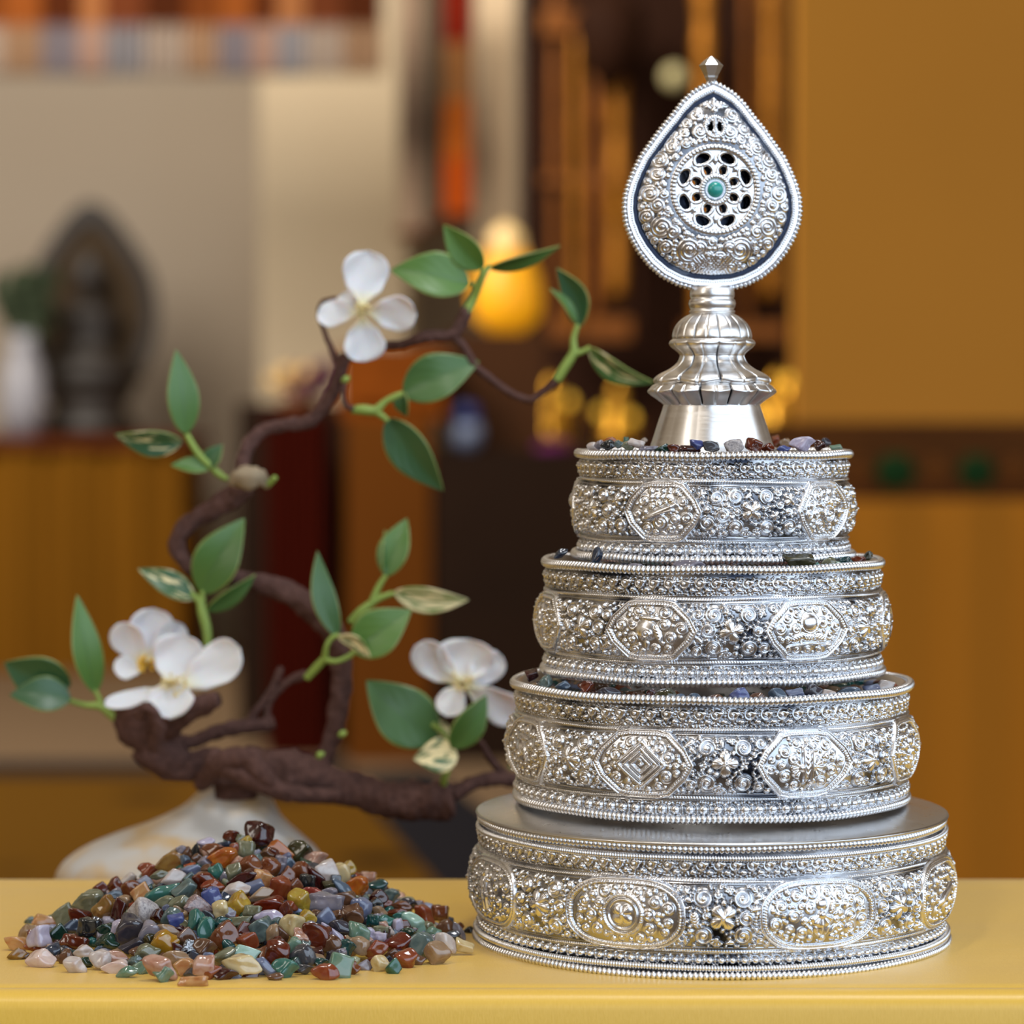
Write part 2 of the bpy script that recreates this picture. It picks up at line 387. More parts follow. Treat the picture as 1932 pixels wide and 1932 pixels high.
for i, (px, py, hp) in enumerate(bl):
    p = P(px, 858, 6.985); e = empty('brass_bowl', p, '%s from the left of the brass bowls with glowing highlights by the cabinet' % bl_lab[i] if i else 'leftmost of the brass bowls with glowing highlights by the cabinet', 'lamp', 'brass bowls on the cabinet ledge')
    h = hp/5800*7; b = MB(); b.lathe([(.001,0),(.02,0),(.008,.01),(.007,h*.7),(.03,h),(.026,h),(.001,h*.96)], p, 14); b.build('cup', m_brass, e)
    b = MB(); b.lathe([(.001, h*.96), (.010, h+.006), (.011, h+.014), (.001, h+.026)], p, 10); b.build('bowl_glint', m_glint, e)
# glowing amber lamp
m_amber = simple('amber_glass', (230, 160, 30), .4, emit=(250, 165, 12), estr=.5, var=.4, scale=9)
m_ambertop = simple('amber_top_glass', (240, 205, 140), .4, emit=(240, 200, 130), estr=.4)
p = P(955, 628, 6.6); e = empty('offering_lamp', p, 'large glowing amber yellow lamp behind the upper leaves', 'lamp')
q = 6.6/5800
b = MB(); b.lathe([(.001,0),(q*30,0),(q*62,q*30),(q*66,q*70),(q*56,q*120),(q*38,q*150),(.001,q*152)], p, 24); b.build('lamp_shade', m_amber, e)
b = MB(); b.lathe([(.001,q*150),(q*36,q*151),(q*30,q*185),(q*8,q*205),(.001,q*207)], p, 20); b.build('finial', m_ambertop, e)
# cabinet (dark, low) in the middle with objects
zt = P(955, 628, 6.6).z
m_mid = simple('dark_brown_wood', (66, 36, 10), .8, var=.5, scale=4, stretch=(6, 1, 1), spec=.2)
b = MB(); a = P(842, 640, 6.5); c = P(1030, 640, 6.5)
b.box((a.x, a.y, 0), (c.x, a.y+.35, zt)); o = b.build('side_cabinet', m_mid, None, (0, a.y, 0)); tag(o, 'dark brown wooden cabinet under the glowing amber lamp', 'cabinet')
m_blk = simple('black_brown_wood', (34, 18, 6), .8, var=.4, scale=4, spec=.15)
b = MB(); a = P(818, 850, 6.3); c = P(1300, 850, 6.3); b.box((a.x, a.y, 0), (c.x, a.y+.18, a.z)); o = b.build('low_table', m_blk, None, (0, a.y, 0)); tag(o, 'low black table standing in front of the dark cabinet', 'table'); zlt = a.z
m_porc = simple('blue_white_porcelain', (120, 132, 160), .2, var=.3, scale=30); m_blue = simple('cobalt_glaze', (40, 56, 120), .2)
p = P(880, 850, 6.38); e = empty('porcelain_jar', p, 'blue and white porcelain jar on the low black table', 'jar')
q = 6.0/5800
b = MB(); b.lathe([(.001,0),(q*22,0),(q*34,q*25),(q*30,q*55),(.001,q*56)], p, 18); b.build('jar_body', m_porc, e)
b = MB(); b.lathe([(.001,q*55),(q*28,q*57),(q*24,q*88),(.001,q*96)], p, 18); b.build('lid', m_blue, e)
m_purple = simple('purple_silk', (96, 30, 84), .6)
p = P(1045, 850, 6.38); b = MB(); b.lathe([(.001,0),(q*40,0),(q*36,q*14),(.001,q*22)], p, 16); o = b.build('cushion', m_purple, None, tuple(p)); tag(o, 'small flat purple cushion on the low black table', 'cushion')
# orange brocade box and wooden pillar stand
m_orb = simple('orange_brocade', (124, 62, 10), .8, var=.5, scale=14)
m_wood = simple('honey_wood', (98, 54, 10), .8, var=.25, scale=4, stretch=(1, 1, .2))
b = MB(); bx(b, 652, 812, 790, 1290, 6.3, .3); a = P(652, 790, 6.3); c = P(812, 790, 6.3); b = MB(); b.box((a.x, a.y, 0), (c.x, a.y+.3, a.z)); o = b.build('wooden_stand', m_wood, None, (a.x, a.y, 0)); tag(o, 'tall honey brown wooden stand right of the red draped stand', 'stand'); zs = a.z
b = MB(); a = P(642, 790, 6.32); c = P(838, 655, 6.32); b.box((a.x, a.y, zs), (c.x, a.y+.26, c.z)); b.box((a.x+.03, a.y-.01, zs+.03), (c.x-.03, a.y, c.z-.04)); o = b.build('brocade_chest', m_orb, None, (a.x, a.y, zs)); tag(o, 'orange brocade covered chest on the honey brown wooden stand', 'chest')
# red draped stand with bouquet
m_redc = simple('crimson_cloth', (70, 14, 2), .9, spec=.1, var=.35, scale=6, stretch=(5, 1, .2))
b = MB(); a = P(500, 785, 6.4); c = P(612, 785, 6.4)
n = 40; vs = []
for i in range(n):
    x = a.x+(c.x-a.x)*i/(n-1); yy = a.y+.01*math.sin(i*1.3); vs += [(x, yy, 0), (x, yy, a.z)]
b.add(vs, [(2*i, 2*i+2, 2*i+3, 2*i+1) for i in range(n-1)], True); b.box((a.x, a.y+.015, 0), (c.x, a.y+.26, a.z))
o = b.build('draped_stand', m_redc, None, (a.x, a.y, 0)); tag(o, 'stand draped in deep crimson cloth behind the branch', 'stand'); zr_ = a.z
b = MB(); a = P(448, 760, 6.75); c = P(660, 760, 6.75); b.box((a.x, a.y, 0), (c.x, a.y+.25, a.z)); o = b.build('black_cupboard', m_blk, None, (a.x, a.y, 0)); tag(o, 'black cupboard standing behind the crimson draped stand', 'cupboard')
p = P(562, 785, 6.5); e = empty('bouquet', p, 'small pot of cream and purple flowers on the crimson stand', 'flowers')
q = 6.5/5800; m_pot = simple('brown_pot', (96, 54, 30), .6); b = MB(); b.lathe([(.001,0),(q*28,0),(q*36,q*34),(.001,q*34)], p, 16); b.build('pot', m_pot, e)
rr = random.Random(2)
for nm, cc, n0, off in (('cream_blossoms', (214, 176, 110), 14, -16), ('purple_blossoms', (96, 54, 76), 12, 30)):
    b = MB()
    for k in range(n0):
        b.ball((p.x+q*(off+rr.uniform(-34, 34)), p.y+rr.uniform(-.03, .03), p.z+q*rr.uniform(38, 95)), q*rr.uniform(9, 16), 8)
    b.build(nm, simple(nm, cc, .8), e)

# --- golden altar screen on the right
m_gscreen = simple('yellow_gold_panel', (192, 130, 46), .62, var=.10, scale=1.3)
m_gscreen2 = simple('ochre_panel', (180, 114, 30), .7, var=.07, scale=1.2, stretch=(1.5, 1, .3))
m_band = simple('carved_brown_band', (88, 50, 14), .6, var=.4, scale=14)
m_grn = simple('green_ornament', (22, 54, 22), .6, var=.3, scale=18); m_oro = simple('copper_ornament', (104, 60, 20), .6, var=.3, scale=18)
ga = empty('altar_screen', P(1720, 1690, 4.6), 'tall golden yellow screen with a carved band at the right side', 'screen')
Dg = 4.6
b = MB(); bx(b, 1502, 2080, -120, 796, Dg+.15, .08); b.build('upper_panel', m_gscreen, ga)
b = MB(); bx(b, 1400, 2080, 796, 945, Dg+.05, .12); bd = b.build('carved_band', m_band, ga)
for (px, mm, rw) in ((1690, m_grn, 44), (1842, m_grn, 40), (1766, m_oro, 26), (1620, m_oro, 24), (1915, m_oro, 28)):
    p = P(px, 890, Dg+.05); b = MB(); q = Dg/5800
    for k in range(6):
        a = k*PI/3; b.ball((p.x+q*rw*.5*math.cos(a), p.y-.004, p.z+q*22*math.sin(a)), q*rw*.42, 10, (1, .3, .8))
    b.ball((p.x, p.y-.008, p.z), q*rw*.45, 10, (1, .4, 1)); o = b.build('ornament', mm, ga)
a = P(1400, 945, Dg); c = P(2080, 945, Dg)
b = MB(); n = 80; vs = []
for i in range(n):
    x = a.x+(c.x-a.x)*i/(n-1); yy = a.y+.004*math.sin(i*.35)+.001*math.sin(i*1.1); vs += [(x, yy, 0), (x, yy, a.z)]
b.add(vs, [(2*i, 2*i+2, 2*i+3, 2*i+1) for i in range(n-1)], True); b.box((a.x, a.y+.02, 0), (c.x, a.y+.2, a.z)); b.build('cloth_front', m_gscreen2, ga)

# ------------------------------------------------------------------ the altar table in front
def satin():
    m, nt, b = mat_new('gold_satin'); L = nt.links.new
    tc = N(nt, 'ShaderNodeTexCoord'); mp = N(nt, 'ShaderNodeMapping'); mp.inputs['Scale'].default_value = (3, 14, 3); mp.inputs['Rotation'].default_value = (0, 0, .25)
    L(tc.outputs['Object'], mp.inputs['Vector'])
    no = N(nt, 'ShaderNodeTexNoise'); no.inputs['Scale'].default_value = 3; no.inputs['Detail'].default_value = 2; L(mp.outputs[0], no.inputs['Vector'])
    m2 = N(nt, 'ShaderNodeMapping'); m2.inputs['Scale'].default_value = (2200, 500, 500); L(tc.outputs['Object'], m2.inputs['Vector'])
    n2 = N(nt, 'ShaderNodeTexNoise'); n2.inputs['Scale'].default_value = 1; n2.inputs['Detail'].default_value = 3; L(m2.outputs[0], n2.inputs['Vector'])
    mx = N(nt, 'ShaderNodeMix'); mx.data_type = 'RGBA'; c = lin((214, 170, 56)); d = lin((228, 186, 78))
    mx.inputs[6].default_value = (*c, 1); mx.inputs[7].default_value = (*d, 1); L(n2.outputs[0], mx.inputs[0]); L(mx.outputs[2], b.inputs['Base Color'])
    b.inputs['Roughness'].default_value = .36; b.inputs['Specular IOR Level'].default_value = .5
    b.inputs['Sheen Weight'].default_value = .15
    b1 = N(nt, 'ShaderNodeBump'); b1.inputs['Strength'].default_value = .5; b1.inputs['Distance'].default_value = .0012; L(no.outputs[0], b1.inputs['Height'])
    b2 = N(nt, 'ShaderNodeBump'); b2.inputs['Strength'].default_value = .35; b2.inputs['Distance'].default_value = .00012; L(n2.outputs[0], b2.inputs['Height']); L(b1.outputs[0], b2.inputs['Normal'])
    L(b2.outputs[0], b.inputs['Normal']); return m
M_SATIN = satin()
yF = .9215 + CAMY; yB = 1.1415 + CAMY
tb = empty('altar_table', (0, (yF+yB)/2, 0), 'narrow altar table carrying the silver tower and stone pile', 'table')
m_tw = simple('pine_board', (150, 110, 60), .6)
b = MB(); b.box((-.75, yF+.006, TZ-.022), (.75, yB-.004, TZ-.0012)); b.build('tabletop', m_tw, tb)
for x in (-.72, .66):
    for y in (yF+.01, yB-.05):
        b = MB(); b.box((x, y, 0), (x+.05, y+.04, TZ-.022)); b.build('leg', m_tw, tb)
prof = [(yB+.001, TZ-.25), (yB+.0012, TZ-.05), (yB+.0008, TZ-.004), (yB-.0005, TZ-.001), (yB-.003, TZ)]
nf = 30
for i in range(1, nf): prof.append((yB-.003 + (yF+.0085-yB+.003)*i/nf, TZ))
prof += [(yF+.0080, TZ), (yF+.0072, TZ-.0005), (yF+.0066, TZ-.00012), (yF+.0050, TZ-.0001), (yF+.0032, TZ-.0006), (yF+.0018, TZ-.0015), (yF+.0006, TZ-.0030), (yF, TZ-.0050), (yF-.0003, TZ-.02), (yF, TZ-.10), (yF-.001, TZ-.30), (yF, TZ-.5)]
nx = 240; xs = np.linspace(-.78, .78, nx); V = []
for (y, z) in prof:
    for x in xs:
        dz = .00025*math.sin(x*9+y*26)*math.sin(y*70+x*14) if z > TZ-.0004 and yF+.015 < y < yB-.01 else 0
        V.append((x, y, z+dz))
me = fastmesh('tablecloth', V, grid_quads(len(prof), nx)); o = link('tablecloth', me, M_SATIN)
sm = o.modifiers.new('thickness', 'SOLIDIFY'); sm.thickness = .0008; sm.offset = 1 if False else -1
tag(o, 'glossy golden yellow satin cloth covering the front altar table', 'tablecloth')

# ------------------------------------------------------------------ silver relief engine
PXM = 1/5686.0                   # metres per relief pixel
class Relief:
    def __init__(s, nu, nv, seed):
        s.nu, s.nv = nu, nv; s.H = np.zeros((nv, nu)); s.M = np.zeros((nv, nu), dtype=bool); s.r = random.Random(seed)
    def win(s, u, v, R):
        ui = np.arange(int(u-R)-1, int(u+R)+2); vi = np.arange(max(0, int(v-R)-1), min(s.nv, int(v+R)+2))
        return ui % s.nu, vi, (ui-u)[None, :], (vi-v)[:, None]
    def put(s, cols, rows, h, base=0.0):
        sub = s.H[np.ix_(rows, cols)]; s.H[np.ix_(rows, cols)] = np.where(h > 0, np.maximum(sub, h+base), sub)
    def mark(s, cols, rows, m):
        sub = s.M[np.ix_(rows, cols)]; s.M[np.ix_(rows, cols)] = sub | m
    def free(s, u, v, R):
        if v-R < 0 or v+R > s.nv-1: return False
        c, r, dx, dy = s.win(u, v, R); return not (s.M[np.ix_(r, c)] & ((dx*dx+dy*dy) < R*R)).any()
    def bead(s, u, v, R, h, base=0.0, mk=True, sq=1.0):
        c, r, dx, dy = s.win(u, v, R*1.1); d = ((dx*sq)**2+dy**2)/R**2
        s.put(c, r, h*np.sqrt(np.clip(1-d, 0, 1)), base)
        if mk: s.mark(c, r, d < 1)
    def spiral(s, u, v, R, h, sgn=1, ph=0.0, turns=2.0, base=0.0, mk=True):
        c, r, dx, dy = s.win(u, v, R*1.1); d = np.sqrt(dx*dx+dy*dy)/R; a = np.arctan2(dy, dx)
        g = .5+.5*np.cos(2*PI*(d*turns-sgn*a/(2*PI)+ph)); env = np.clip(1-d**3, 0, 1)**.6
        s.put(c, r, np.where(d < 1, h*env*(.25+.75*g**.8), 0), base)
        s.bead(u, v, R*.3, h*1.15, base, False)
        if mk: s.mark(c, r, d < 1)
    def flower(s, u, v, R, h, n=5, rot=0.0, base=0.0, mk=True):
        c, r, dx, dy = s.win(u, v, R*1.1); d = np.sqrt(dx*dx+dy*dy)/R; a = np.arctan2(dy, dx)+rot
        pr = np.abs(np.cos(n*a/2))**.5; rho = .38+.62*pr
        q = d/rho; rib = .88+.12*np.cos(a*n*6)
        s.put(c, r, np.where(q < 1, h*np.sqrt(np.clip(1-q**2, 0, 1))*(.45+.55*pr)*rib, 0), base)
        s.bead(u, v, R*.2, h*1.25, base, False)
        if mk: s.mark(c, r, q < 1.05)
    def leaf(s, u, v, Ln, W, ang, h, base=0.0, mk=True, ribs=6):
        R = Ln/2; c, r, dx, dy = s.win(u, v, R*1.05); ca, sa = math.cos(ang), math.sin(ang)
        x = (dx*ca+dy*sa)/R; y = (-dx*sa+dy*ca)/(W/2); q = y/np.clip(np.sqrt(np.clip(1-x*x, 1e-4, 1))*(1-.3*x), .05, 2)
        rib = .75+.25*np.cos(ribs*PI*(x+.5*np.abs(y)))
        s.put(c, r, np.where((np.abs(x) < 1) & (np.abs(q) < 1), h*np.sqrt(np.clip(1-q*q, 0, 1))*rib*np.clip(1.2-np.abs(x)**4, 0, 1), 0), base)
        if mk: s.mark(c, r, (np.abs(x) < 1) & (np.abs(q) < 1))
    def shell(s, u, v, R, ang, h, base=0.0, mk=True):
        c, r, dx, dy = s.win(u, v, R*1.1); d = np.sqrt(dx*dx+dy*dy)/R; a = (np.arctan2(dy, dx)-ang+PI) % (2*PI)-PI
        ok = (d < 1) & (np.abs(a) < 1.35)
        s.put(c, r, np.where(ok, h*(.35+.65*d)*(.7+.3*np.cos(a*11))*np.clip((1-d)*5, 0, 1)**.5, 0), base)
        s.bead(u, v, R*.32, h*1.1, base, False)
        if mk: s.mark(c, r, d < 1)
    def poly(s, pts, w, h, pitch=0, base=0.0, closed=True, mk=False, slant=0):
        L0 = 0; n = len(pts)
        for i in range(n if closed else n-1):
            (x0, y0), (x1, y1) = pts[i], pts[(i+1) % n]; L = math.hypot(x1-x0, y1-y0)
            if L < 1e-6: continue
            c, r, dx, dy = s.win((x0+x1)/2, (y0+y1)/2, L/2+w+1)
            X = dx+(x0+x1)/2-x0; Y = dy+(y0+y1)/2-y0; tx, ty = (x1-x0)/L, (y1-y0)/L
            t = X*tx+Y*ty; tcl = np.clip(t, 0, L); d = np.sqrt((X-tcl*tx)**2+(Y-tcl*ty)**2)/w
            m = np.sqrt(np.clip(1-d*d, 0, 1))
            if pitch: m = m*(.45+.55*np.abs(np.cos(PI*(L0+tcl+slant*(X*-ty+Y*tx))/pitch))**.7)
            s.put(c, r, h*m, base)
            if mk: s.mark(c, r, d < 1)
            L0 += L
    def ring(s, u, v, R, w, h, pitch=0, base=0.0):
        k = max(24, int(R)); s.poly([(u+R*math.cos(2*PI*i/k), v+R*math.sin(2*PI*i/k)) for i in range(k)], w, h, pitch, base)
    def hline(s, v, w, h, pitch=0, slant=.6, amp=1.2):
        U = np.arange(s.nu)[None, :]; Vv = np.arange(s.nv)[:, None]; vv = v+amp*np.sin(U*2*PI*5/s.nu+v)
        d = (Vv-vv)/w; m = np.sqrt(np.clip(1-d*d, 0, 1))
        if pitch: pp = s.nu/round(s.nu/pitch); m = m*(.4+.6*np.abs(np.cos(PI*(U+slant*(Vv-vv))/pp))**.7)
        s.H = np.maximum(s.H, h*m); s.M |= np.abs(d) < 1
    def fill(s, v0, v1, u0=0, u1=None, sizes=((15,.7),(11.5,1),(8.5,1.2),(6,1.3),(4.2,1.5),(3.0,1.5)), h=8.0, dens=1.0):
        r = s.r; u1 = s.nu if u1 is None else u1; area_ = (u1-u0)*(v1-v0)
        for R, wt in sizes:
            tries = int(area_/(R*R)*2.2*wt*dens)
            for _ in range(tries):
                u = r.uniform(u0, u1); v = r.uniform(v0+R*.8, v1-R*.8)
                if not s.free(u, v, R*.86): continue
                hh = h*(.55+.45*min(1, R/8))*r.uniform(.8, 1.1); q = r.random()
                if R > 5.5:
                    if q < .55: s.spiral(u, v, R, hh, r.choice((-1, 1)), r.random(), 1.8)
                    elif q < .7: s.shell(u, v, R, r.uniform(0, 6.3), hh)
                    elif q < .82: s.flower(u, v, R, hh, r.choice((4, 5)), r.random()*6)
                    else: s.leaf(u, v, R*2.1, R*1.2, r.uniform(0, 3.1), hh)
                elif R > 3.5:
                    if q < .5: s.bead(u, v, R, hh*1.15)
                    elif q < .75: s.spiral(u, v, R*1.1, hh, r.choice((-1, 1)), r.random(), 1.3)
                    else: s.leaf(u, v, R*2.4, R*1.3, r.uniform(0, 3.1), hh, ribs=3)
                else: s.bead(u, v, R, hh)
def emblem(R, kind, u, v, a, b):
    """raised emblem inside a cartouche of half size a x b"""
    B = 2.5
    if kind == 'wheel':
        R.ring(u, v, b*.66, 3.2, 5, 4.2, B); R.ring(u, v, b*.50, 2, 3.5, 0, B); R.flower(u, v, b*.40, 5.5, 4, .78, B)
        R.bead(u, v, b*.68, .01)
    elif kind == 'lotus':
        R.shell(u, v-b*.02, b*.44, PI/2, 7, B); R.spiral(u-b*.42, v-b*.25, b*.2, 5, 1, 0, 2, B); R.bead(u, v-b*.38, b*.2, 6, B)
        for k in range(5): R.leaf(u+(k-2)*b*.2, v+b*.5, b*.36, b*.16, PI/2+(k-2)*.3, 5, B)
        R.leaf(u+b*.4, v-b*.3, b*.5, b*.22, -1.2, 6, B)
    elif kind == 'diamond':
        for f, w in ((.78, 3.4), (.54, 3), (.30, 2.6)):
            R.poly([(u-a*.52*f/.78, v), (u, v-b*f), (u+a*.52*f/.78, v), (u, v+b*f)], w, 6, 3.4, B, mk=True)
        R.bead(u, v, 4, 5, B)
    elif kind == 'drum':
        R.poly([(u-b*.16, v-b*.55), (u-b*.12, v+b*.62)], 2.4, 7, 0, B, False); R.poly([(u+b*.18, v-b*.55), (u+b*.15, v+b*.62)], 2.4, 7, 0, B, False)
        R.poly([(u-b*.16, v-b*.55), (u, v-b*.7), (u+b*.18, v-b*.55)], 2.2, 7, 0, B, False)
        R.leaf(u, v, b*1.2, b*.34, PI/2, 4, B); R.shell(u+b*.22, v+b*.1, b*.42, 0, 5.5, B); R.shell(u-b*.22, v+b*.12, b*.42, PI, 5.5, B)
        R.spiral(u-b*.5, v-b*.2, b*.22, 5, 1, 0, 2, B)
    elif kind == 'elephant':
        R.bead(u-b*.1, v-b*.02, b*.46, 6.5, B-1); R.spiral(u-b*.08, v+b*.12, b*.22, 6, 1, 0, 2, 6.5)
        R.leaf(u+b*.36, v+b*.12, b*.8, b*.24, PI*.4, 7, B); R.leaf(u, v-b*.5, b*.9, b*.2, .1, 6, B, ribs=12)
        R.leaf(u-b*.1, v+b*.58, b*.4, b*.2, PI/2, 6, B); R.spiral(u+b*.6, v-b*.25, b*.24, 5, -1, 0, 2, B)
    elif kind == 'orb':
        R.bead(u, v-b*.3, b*.36, 8, B); R.ring(u, v-b*.3, b*.4, 1.6, 3, 0, B)
        for k in range(3): R.leaf(u+(k-1)*b*.5, v+b*.28, b*.7, b*.34, .35*(k-1), 5, B)
        R.poly([(u-a*.5, v+b*.62), (u, v+b*.52), (u+a*.5, v+b*.62)], 2.4, 5, 3, B, False); R.spiral(u-b*.62, v-b*.05, b*.25, 5, 1, 0, 2.5, B)
    elif kind == 'horn':
        R.leaf(u-b*.05, v, b*1.5, b*.36, -.45, 7, B, ribs=0); R.poly([(u-b*.5, v+b*.25), (u+b*.45, v-b*.08)], 2, 8.5, 3, B, False)
        R.spiral(u-b*.02, v+b*.42, b*.32, 6, 1, 0, 2.2, B); R.spiral(u+b*.55, v+b*.3, b*.24, 6, -1, 0, 2, B); R.leaf(u+b*.45, v-b*.45, b*.7, b*.25, .7, 5, B)
        for k in range(4): R.bead(u-b*.42+k*b*.22, v-b*.6, b*.1, 5, B)
    elif kind == 'medal':
        R.ring(u+b*.1, v+b*.15, b*.3, 2.6, 6, 3, B); R.bead(u+b*.1, v+b*.15, b*.15, 7, B)
        for k in range(7): R.leaf(u+b*.1+b*.52*math.cos(-.3-k*.43), v+b*.15+b*.55*math.sin(-.3-k*.43), b*.4, b*.2, -.3-k*.43, 6, B, ribs=2)
        R.spiral(u-b*.6, v+b*.1, b*.22, 5, 1, 0, 2, B)
    else:
        R.spiral(u, v, b*.5, 6, 1, 0, 3, B); R.flower(u+b*.6, v, b*.24, 5, 5, 0, B); R.flower(u-b*.6, v, b*.24, 5, 5, 0, B)
def lownoise(nv, nu, cells_v, cells_u, rng):
    g = rng.random((cells_v+1, cells_u)); g = np.concatenate([g, g[:, :1]], 1)
    vi = np.linspace(0, cells_v-1e-6, nv); ui = np.linspace(0, cells_u-1e-6, nu, endpoint=False)
    v0 = vi.astype(int); u0 = ui.astype(int); fv = (vi-v0)[:, None]; fu = (ui-u0)[None, :]
    fv = fv*fv*(3-2*fv); fu = fu*fu*(3-2*fu)
    return (g[np.ix_(v0, u0)]*(1-fv)*(1-fu)+g[np.ix_(v0+1, u0)]*fv*(1-fu)+g[np.ix_(v0, u0+1)]*(1-fv)*fu+g[np.ix_(v0+1, u0+1)]*fv*fu)

def make_band(seed, Rpx, hpx, n, th0, ca, cb, kinds, first, roundc, lay):
    """relief map of one tier: rows run from the top (0) to the bottom (hpx)"""
    nu = int(2*PI*Rpx); nv = int(hpx)+1; R = Relief(nu, nv, seed); r = R.r
    A0, A1, rope1, m0, m1, rope2, B0, B1 = [f*hpx for f in lay]
    # motif rows
    for (v0, v1, flip) in ((A0, A1, 1), (B0, B1, -1)):
        hh = v1-v0; cnt = round(nu/(hh*1.12)); vc_ = (v0+v1)/2
        for k in range(cnt):
            u = (k+.5)*nu/cnt+r.uniform(-.8, .8)
            if flip > 0:
                R.spiral(u, v0+hh*.40, hh*.42, 7*r.uniform(.85, 1.1), 1, .15, 1.3); R.bead(u+hh*.32, v0+hh*.30, hh*.2, 5.5)
                R.bead(u+nu/cnt/2, v1-hh*.14, hh*.2, 5, sq=.75); R.leaf(u, v1-hh*.2, hh*.5, hh*.25, PI/2, 4)
            else:
                R.bead(u, v0+hh*.55, hh*.4, 8*r.uniform(.85, 1.1)); R.spiral(u, v0+hh*.55, hh*.46, 5, -1, .3, 1.6); R.leaf(u+nu/cnt/2, v0+hh*.62, hh*.8, hh*.22, PI/2, 5.5)
                R.bead(u+nu/cnt/2, v0+hh*.14, hh*.17, 5)
    R.hline(rope1, 3.0, 5.5, 5.0); R.hline(rope1-4.6, 1.2, 2.5); R.hline(rope2, 3.0, 5.5, 5.0, -.6); R.hline(rope2+4.6, 1.2, 2.5)
    R.hline(m0+1, 1.3, 2.2); R.hline(m1-1, 1.3, 2.2)
    vm_ = (m0+m1)/2
    centers = []
    for k in range(n):
        th = th0+k*360.0/n; u = (th % 360)/360*nu; centers.append(u)
        a, b_ = ca, cb
        if roundc:
            out = []
            for i in range(40):
                t = 2*PI*i/40; cx_ = abs(math.cos(t))**.62*math.copysign(1, math.cos(t)); sy_ = abs(math.sin(t))**.62*math.copysign(1, math.sin(t)); out.append((cx_*(1+.10*abs(math.cos(t))**8), sy_))
        else:
            out = [(-1, 0), (-.86, -.42), (-.52, -.94), (-.3, -1), (.3, -1), (.52, -.94), (.86, -.42), (1, 0), (.86, .42), (.52, .94), (.3, 1), (-.3, 1), (-.52, .94), (-.86, .42)]
        o1 = [(u+x*a, vm_+y*b_) for x, y in out]; o2 = [(u+x*(a-6.5), vm_+y*(b_-6.5)) for x, y in out]
        c, rr_, dx, dy = R.win(u, vm_, a+3)
        inside = np.zeros((len(rr_), len(c)), dtype=bool)
        X = dx+u+0*dy; Y = dy+vm_+0*dx
        for i in range(len(o1)):
            (x0, y0), (x1, y1) = o1[i], o1[(i+1) % len(o1)]
            with np.errstate(divide='ignore', invalid='ignore'):
                cond = ((y0 > Y) != (y1 > Y)) & (X < (x1-x0)*(Y-y0)/(y1-y0+1e-12)+x0)
            inside ^= cond
        e = np.sqrt(np.clip(1-(dx/a)**2, 0, 1)*np.clip(1-(dy/b_)**2, 0, 1))
        sub = R.H[np.ix_(rr_, c)]; R.H[np.ix_(rr_, c)] = np.where(inside, 1.2+1.6*e, sub)
        R.poly(o1, 3.0, 7.5, 0, 0, mk=True); R.poly(o2, 3.4, 7.0, 5.0, 1, slant=.4, mk=True)
        # fill small ornament in the cartouche, then the emblem on top
        M0 = R.M.copy(); kd = kinds[(k-first) % len(kinds)]
        emblem(R, kd, u, vm_, a-9, b_-9)
        Hs = R.H.copy()
        for Rr, cnt in ((12, 80), (9, 160), (6.5, 260), (4.5, 300), (3.0, 400)):
            for _ in range(cnt):
                uu = u+r.uniform(-a+12, a-12); vv = vm_+r.uniform(-b_+11, b_-11)
                if ((abs(uu-u)/(a-8))**3+(abs(vv-vm_)/(b_-8))**3 > 1-Rr/a if roundc else abs(uu-u)/(a-9)+.55*abs(vv-vm_)/(b_-9) > .98-Rr/a*.6) or not R.free(uu, vv, Rr*.85): continue
                if Rr > 5: R.spiral(uu, vv, Rr, 6.2, r.choice((-1, 1)), r.random(), 1.8, 1.2)
                elif Rr > 3: (R.bead if r.random() < .5 else R.spiral)(uu, vv, Rr, 5, base=1.6)
                else: R.bead(uu, vv, Rr, 4, 1.6)
        R.mark(c, rr_, inside)
    # flowers with scrolls between cartouches
    for k in range(n):
        u = centers[k]+nu/n/2; g = nu/n/2-ca
        fr = min(g*.6, (m1-m0)*.23)
        R.flower(u, vm_+r.uniform(-4, 2), fr, 8.5, 5 if k % 2 else 4, r.random())
        for sx_ in (-1, 1):
            for sy_ in (-1, 1):
                q = (m1-m0)*.155; R.spiral(u+sx_*(fr+q*.45), vm_+sy_*(m1-m0)*.29, q, 7.5, sx_*sy_, r.random(), 2.2)
        R.shell(u-fr*.4, vm_+(m1-m0)*.34, (m1-m0)*.13, PI/2*1.2, 6.5); R.shell(u+fr*.5, vm_-(m1-m0)*.36, (m1-m0)*.10, -PI/2, 6)
    R.fill(m0+3, m1-3)
    R.fill(A0-2, rope1-5, sizes=((2.4, 1.6),), h=5); R.fill(rope2+5, B1+2, sizes=((2.4, 1.6),), h=5)
    H = R.H; H = (H+np.roll(H, 1, 1)+np.roll(H, -1, 1))/3
    H[1:-1] = (H[1:-1]*2+H[:-2]+H[2:])/4
    rng = np.random.default_rng(seed)
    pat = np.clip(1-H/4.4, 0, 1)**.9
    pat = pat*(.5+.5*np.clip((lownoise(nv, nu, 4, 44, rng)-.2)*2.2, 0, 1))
    H = H+1.6*(lownoise(nv, nu, 6, 60, rng)-.5)
    return H, pat, (A0, A1, rope1, m0, m1, rope2, B0, B1)

